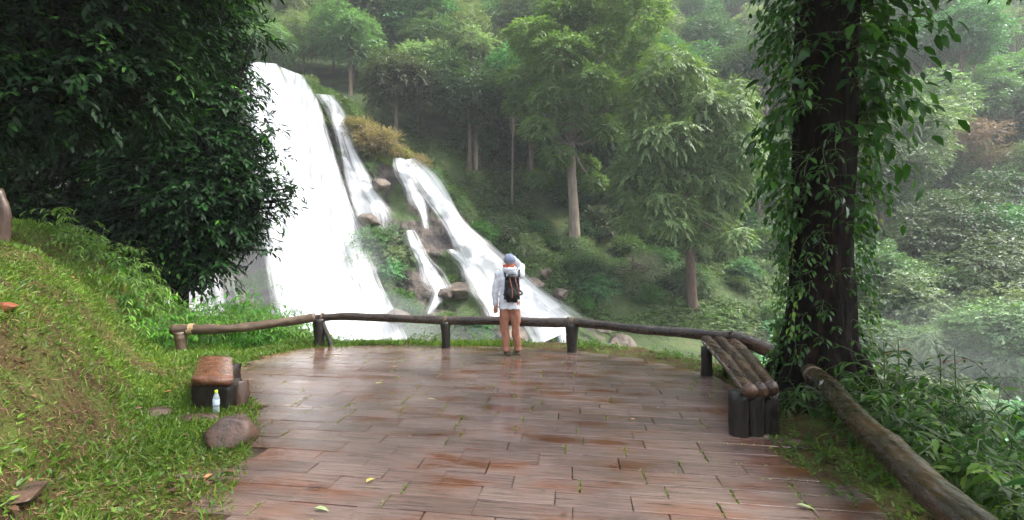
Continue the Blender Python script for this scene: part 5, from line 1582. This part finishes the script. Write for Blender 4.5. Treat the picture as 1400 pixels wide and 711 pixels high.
# big near leaves at the right edge
shoots("edge_plant", [((2.6, 2.05, .4), (.2, .2, 1), .5, .3, 6, .14, .5), ((2.62, 2.1, .3), (-.15, .1, 1), .45, .5, 6, .14, .5), ((2.65, 2.2, .1), (.1, -.1, 1), .5, .4, 6, .13, .5)], M_VINE, "broad-leaved plant at the very right edge close to the viewer", "plant", (2.6, 2.1, 0), pet=.3)
# little yellow-green plants near the bench end and behind the rail
for i, (u, v, D, n, h, lab) in enumerate([(1045, 470, 5.9, 26, .4, "yellow-green sapling leaves behind the bench end"), (1075, 440, 5.6, 22, .5, "light green twigs left of the massive trunk"), (650, 470, 8.9, 20, .35, "bright weed clump behind the rail left of the person"),
                                       (585, 470, 8.8, 22, .35, "bright weed clump behind the rail at the second post"), (480, 468, 9.0, 14, .3, "sparse weeds behind the rail before the white water"), (820, 484, 8.2, 12, .2, "small weeds right of the third post"), (905, 492, 7.6, 10, .2, "low weeds at the right curve of the paving")]):
    p = P(u, v, D); z = min(p[2], Hs(p[0], p[1]) + .1)
    shrub("weed_clump", (p[0], p[1], z), .3 if D > 7 else .18, h, n, .07, .36, M_SHRUB, lab, "plant", nl=6)
# small seedlings at the foot of the trunk
shrub("seedling_clump", (3.05, 4.6, .0), .18, .5, 22, .09, .34, M_VINE, "dark seedlings at the foot of the massive trunk", "plant", nl=6)

# ------------------------------------------------------------------ left shrubs and fern bank
ls = [((-7.6, 9.0), .9, .9, "fern-like bright green shrub highest on the left bank"), ((-6.9, 9.3), .9, .9, "bright green grassy shrub on the left bank"), ((-6.1, 9.2), .9, .9, "feathery green shrub above the left rail"),
      ((-5.4, 9.1), .8, .95, "leafy green shrub over the left rail"), ((-4.9, 9.5), .7, 1.0, "pale leafy bush beside the white water"), ((-4.4, 9.3), .5, .7, "rightmost leafy bush before the white water"),
      ((-6.6, 8.4), .6, .5, "low bright herb patch left of the end post"), ((-5.9, 8.5), .6, .5, "low herb patch behind the end post"), ((-4.9, 8.7), .5, .45, "low green herbs under the left rail"), ((-8.3, 9.6), 1.0, .9, "dark green fern mass under the left trees"),
      ((-3.9, 8.9), .35, .4, "wispy weeds beside the second post"), ((-5.35, 9.9), .6, 1.5, "tall leafy bush before the foot of the main fall"), ((-6.3, 10.2), .7, 1.5, "tall bush under the fringe of the dark tree")]
for (xy, r, h, lab) in ls:
    z = Hs(*xy)
    shrub("leafy_shrub", (xy[0], xy[1], z), r, h, int(130 * r / .8), .13, .26, M_SHRUB, lab, nl=9, up=.9, droop=(.5, 1.2), stem_r=.004)

# ------------------------------------------------------------------ dark trees on the left
def left_tree(name, base, tops, trunk_r, lobes, leaf, nsp, mat, label, seed, kind=1, nl=8):
    global rng
    rng = np.random.default_rng(seed)
    b = np.array(base, float)
    root = empty(name, tuple(b), label, "tree")
    tb = MB(); lm = MB()
    tp = curve([np.array([0, 0, -.6])] + [np.array(t) - b for t in tops], 24)
    tube(tb, tp, np.linspace(trunk_r, trunk_r * .4, 24), 12, wob=knots(seed, .06))
    for (u, v, D, r) in lobes:
        c = P(u, v, D) - b
        ns = int(nsp * r * r)
        p, d = lobe_points(c, (r, r, r * .7), ns, inner=.45)
        ax = d * [1, 1, .5] + .35 * rng.normal(size=(ns, 3)); ax[:, 2] -= .1
        sprays(lm, p, ax, nl, leaf * 2.6, leaf, .4, .3, kind, .9, .25)
        zf = np.clip((c[2]) / max(tp[-1][2], .1), .25, 1); q = tp[int(zf * 20)]
        tube(tb, curve([q, (q + c) / 2 + np.array([0, 0, .1]), c], 9), np.linspace(trunk_r * .3, .02, 9), 6, cap=False)
    tb.build("trunk", M_DARKBARK, root, True)
    lm.build("crown", mat, root)
    return root
L1 = [(395, 270, 11.5, .75), (370, 235, 11.3, .8), (350, 300, 11.3, .8), (330, 200, 11.2, .9), (365, 190, 11.6, .6), (300, 260, 11, 1.0), (320, 320, 11, .7), (280, 320, 11, .8), (260, 210, 11, 1.0), (300, 150, 11.5, 1.0), (345, 120, 12, .9), (330, 60, 12, 1.0), (350, 20, 12, .8),
      (290, 90, 12, 1.1), (270, 20, 12, 1.1), (320, -40, 12, 1.1), (230, 280, 11, .9), (220, 330, 11, .7), (240, 130, 11.5, 1.1), (260, -60, 11, 1.2), (350, -60, 12, 1.0), (310, 360, 10.8, .45), (365, 330, 11.5, .45), (220, 60, 12, 1.2), (345, 255, 11, .7), (385, 205, 11.8, .45), (340, 160, 11.8, .8), (365, 80, 12.2, .6), (375, 290, 11.4, .5)]
L1 = [(u - 34 * (v < 180) - 6 * (v < 230), v, D, r) for (u, v, D, r) in L1] + [(300, 350, 10.9, .5), (250, 345, 10.9, .6), (190, 355, 11, .6), (335, 345, 11, .4)]
L1 += [(420, 268, 11.4, .28), (408, 238, 11.5, .3), (395, 310, 11.3, .32), (400, 215, 11.8, .3), (375, 175, 11.8, .35), (385, 335, 11.2, .25), (430, 255, 11.4, .18), (418, 285, 11.3, .2), (405, 345, 11.2, .18), (412, 215, 11.6, .2), (395, 185, 11.8, .22), (372, 135, 12, .25), (375, 45, 12, .3), (362, 100, 12, .3), (438, 272, 11.4, .14), (350, 365, 10.9, .3), (270, 365, 10.8, .45), (225, 350, 10.8, .55), (240, 310, 10.8, .8), (200, 310, 10.9, .8), (330, 370, 10.8, .35), (210, 240, 10.8, .9), (255, 265, 10.6, .8)]
L1 = [(u - 34 * (u > 290 and v > 185 and r > .27) - 14 * (r <= .27) - 26 * (u > 280), v + rng.uniform(-6, 6) - 8 * (v > 300), D, r) for (u, v, D, r) in L1] + [(250, 372, 10.5, .35), (215, 370, 10.5, .35), (285, 366, 10.5, .32), (180, 368, 10.5, .35), (232, 352, 10.6, .5)]
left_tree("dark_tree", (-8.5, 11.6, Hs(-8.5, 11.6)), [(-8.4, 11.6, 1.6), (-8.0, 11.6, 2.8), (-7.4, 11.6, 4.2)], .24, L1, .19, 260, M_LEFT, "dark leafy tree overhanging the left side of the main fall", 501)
L2 = [(190, 110, 7.6, .7), (130, 120, 7.2, .75), (70, 130, 7.0, .75), (20, 110, 6.8, .7), (150, 60, 7.4, .8), (90, 60, 7.2, .85), (30, 40, 7.0, .8), (200, 40, 8, .8), (-40, 90, 6.8, .9), (120, -10, 7.2, .9), (40, -30, 6.8, .9), (190, -40, 7.6, .9), (-40, 0, 6.6, .9), (60, -110, 6.5, 1.1), (180, -120, 7.4, 1.1), (-60, -100, 6.3, 1.1), (280, -110, 8, 1.2),
      (60, -220, 6, 1.3), (240, -240, 7, 1.3), (-100, -220, 6, 1.3), (180, 150, 7.8, .45), (100, 165, 7.4, .45), (20, 165, 7, .5), (-60, 180, 7, .8)]
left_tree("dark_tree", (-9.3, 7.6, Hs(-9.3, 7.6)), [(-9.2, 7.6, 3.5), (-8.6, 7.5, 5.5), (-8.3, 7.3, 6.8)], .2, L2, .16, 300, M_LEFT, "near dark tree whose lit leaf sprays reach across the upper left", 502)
L3 = [(150, 200, 12, 1.2), (90, 240, 12, 1.0), (20, 230, 12, 1.2), (-30, 300, 11, 1.2), (40, 300, 11.5, .9), (100, 310, 11.5, .8), (160, 330, 11.5, .8), (190, 250, 12, .8), (60, 100, 13, 1.6), (150, 80, 13, 1.6), (-20, 150, 12, 1.5), (0, 30, 13, 1.7), (110, 0, 13, 1.7), (220, 0, 13.5, 1.6), (230, 160, 13, 1.1),
      (0, 345, 10.5, .8), (120, 350, 11.3, .5), (60, 350, 11, .6), (215, 365, 11.5, .5), (260, 355, 11.5, .5), (170, 275, 12.4, .6)]
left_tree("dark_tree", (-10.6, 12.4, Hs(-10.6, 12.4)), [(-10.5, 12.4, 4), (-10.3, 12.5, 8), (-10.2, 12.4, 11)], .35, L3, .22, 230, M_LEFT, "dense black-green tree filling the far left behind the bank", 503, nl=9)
# bright grassy sprays hanging by the lip, seen above the dark tree
rng = np.random.default_rng(77)

# ------------------------------------------------------------------ haze and mist
def vol(name, color, dens, aniso=.2):
    m, nt, out = new_mat(name)
    v = N(nt, "ShaderNodeVolumePrincipled")
    v.inputs["Color"].default_value = (*color, 1); v.inputs["Density"].default_value = dens; v.inputs["Anisotropy"].default_value = aniso
    nt.links.new(v.outputs[0], out.inputs["Volume"])
    return m
hz = MB(); box(hz, (15, 75, 55), (640, 260, 142))
tag(hz.build("haze", vol("haze_air", (.93, .97, 1.0), .0006)), kind="stuff")
mi = 0
def puff(u, v, D, r, dens):
    global mi
    mb = MB(); bm = bmesh.new(); bmesh.ops.create_icosphere(bm, subdivisions=4, radius=1)
    s = 31 * mi
    V = np.array([q.co[:] for q in bm.verts]); V = V * (1 + .35 * fbm(V[:, 0] + s, V[:, 1], V[:, 2], 1.1, 3))[:, None] * np.array(r)
    for q, c in zip(bm.verts, V): q.co = c
    bm_put(mb, bm)
    o = mb.build("mist", vol("spray_mist", (.95, .97, 1.0), dens), None, True, tuple(P(u, v, D)))
    tag(o, kind="stuff"); mi += 1
puff(480, 440, 29, (5.5, 3.5, 2.6), .03)
puff(430, 380, 30, (6, 3.5, 6), .015)
puff(560, 480, 29, (7, 4, 2), .02)
for (u_, v_, D_, r_, d_) in [(1290, 450, 36, (8, 5, 2.0), .022), (1230, 480, 30, (7, 4, 1.8), .022), (1350, 440, 33, (6, 4, 2.4), .018), (1180, 470, 34, (7, 4, 1.6), .018), (1400, 470, 27, (6, 4, 2.2), .02),
                           (1290, 520, 20, (6, 3, 1.6), .03), (1000, 485, 31, (9, 4, 1.1), .016), (1380, 440, 38, (5, 4, 2), .01)]:
    puff(u_, v_, D_, r_, d_ * .22)
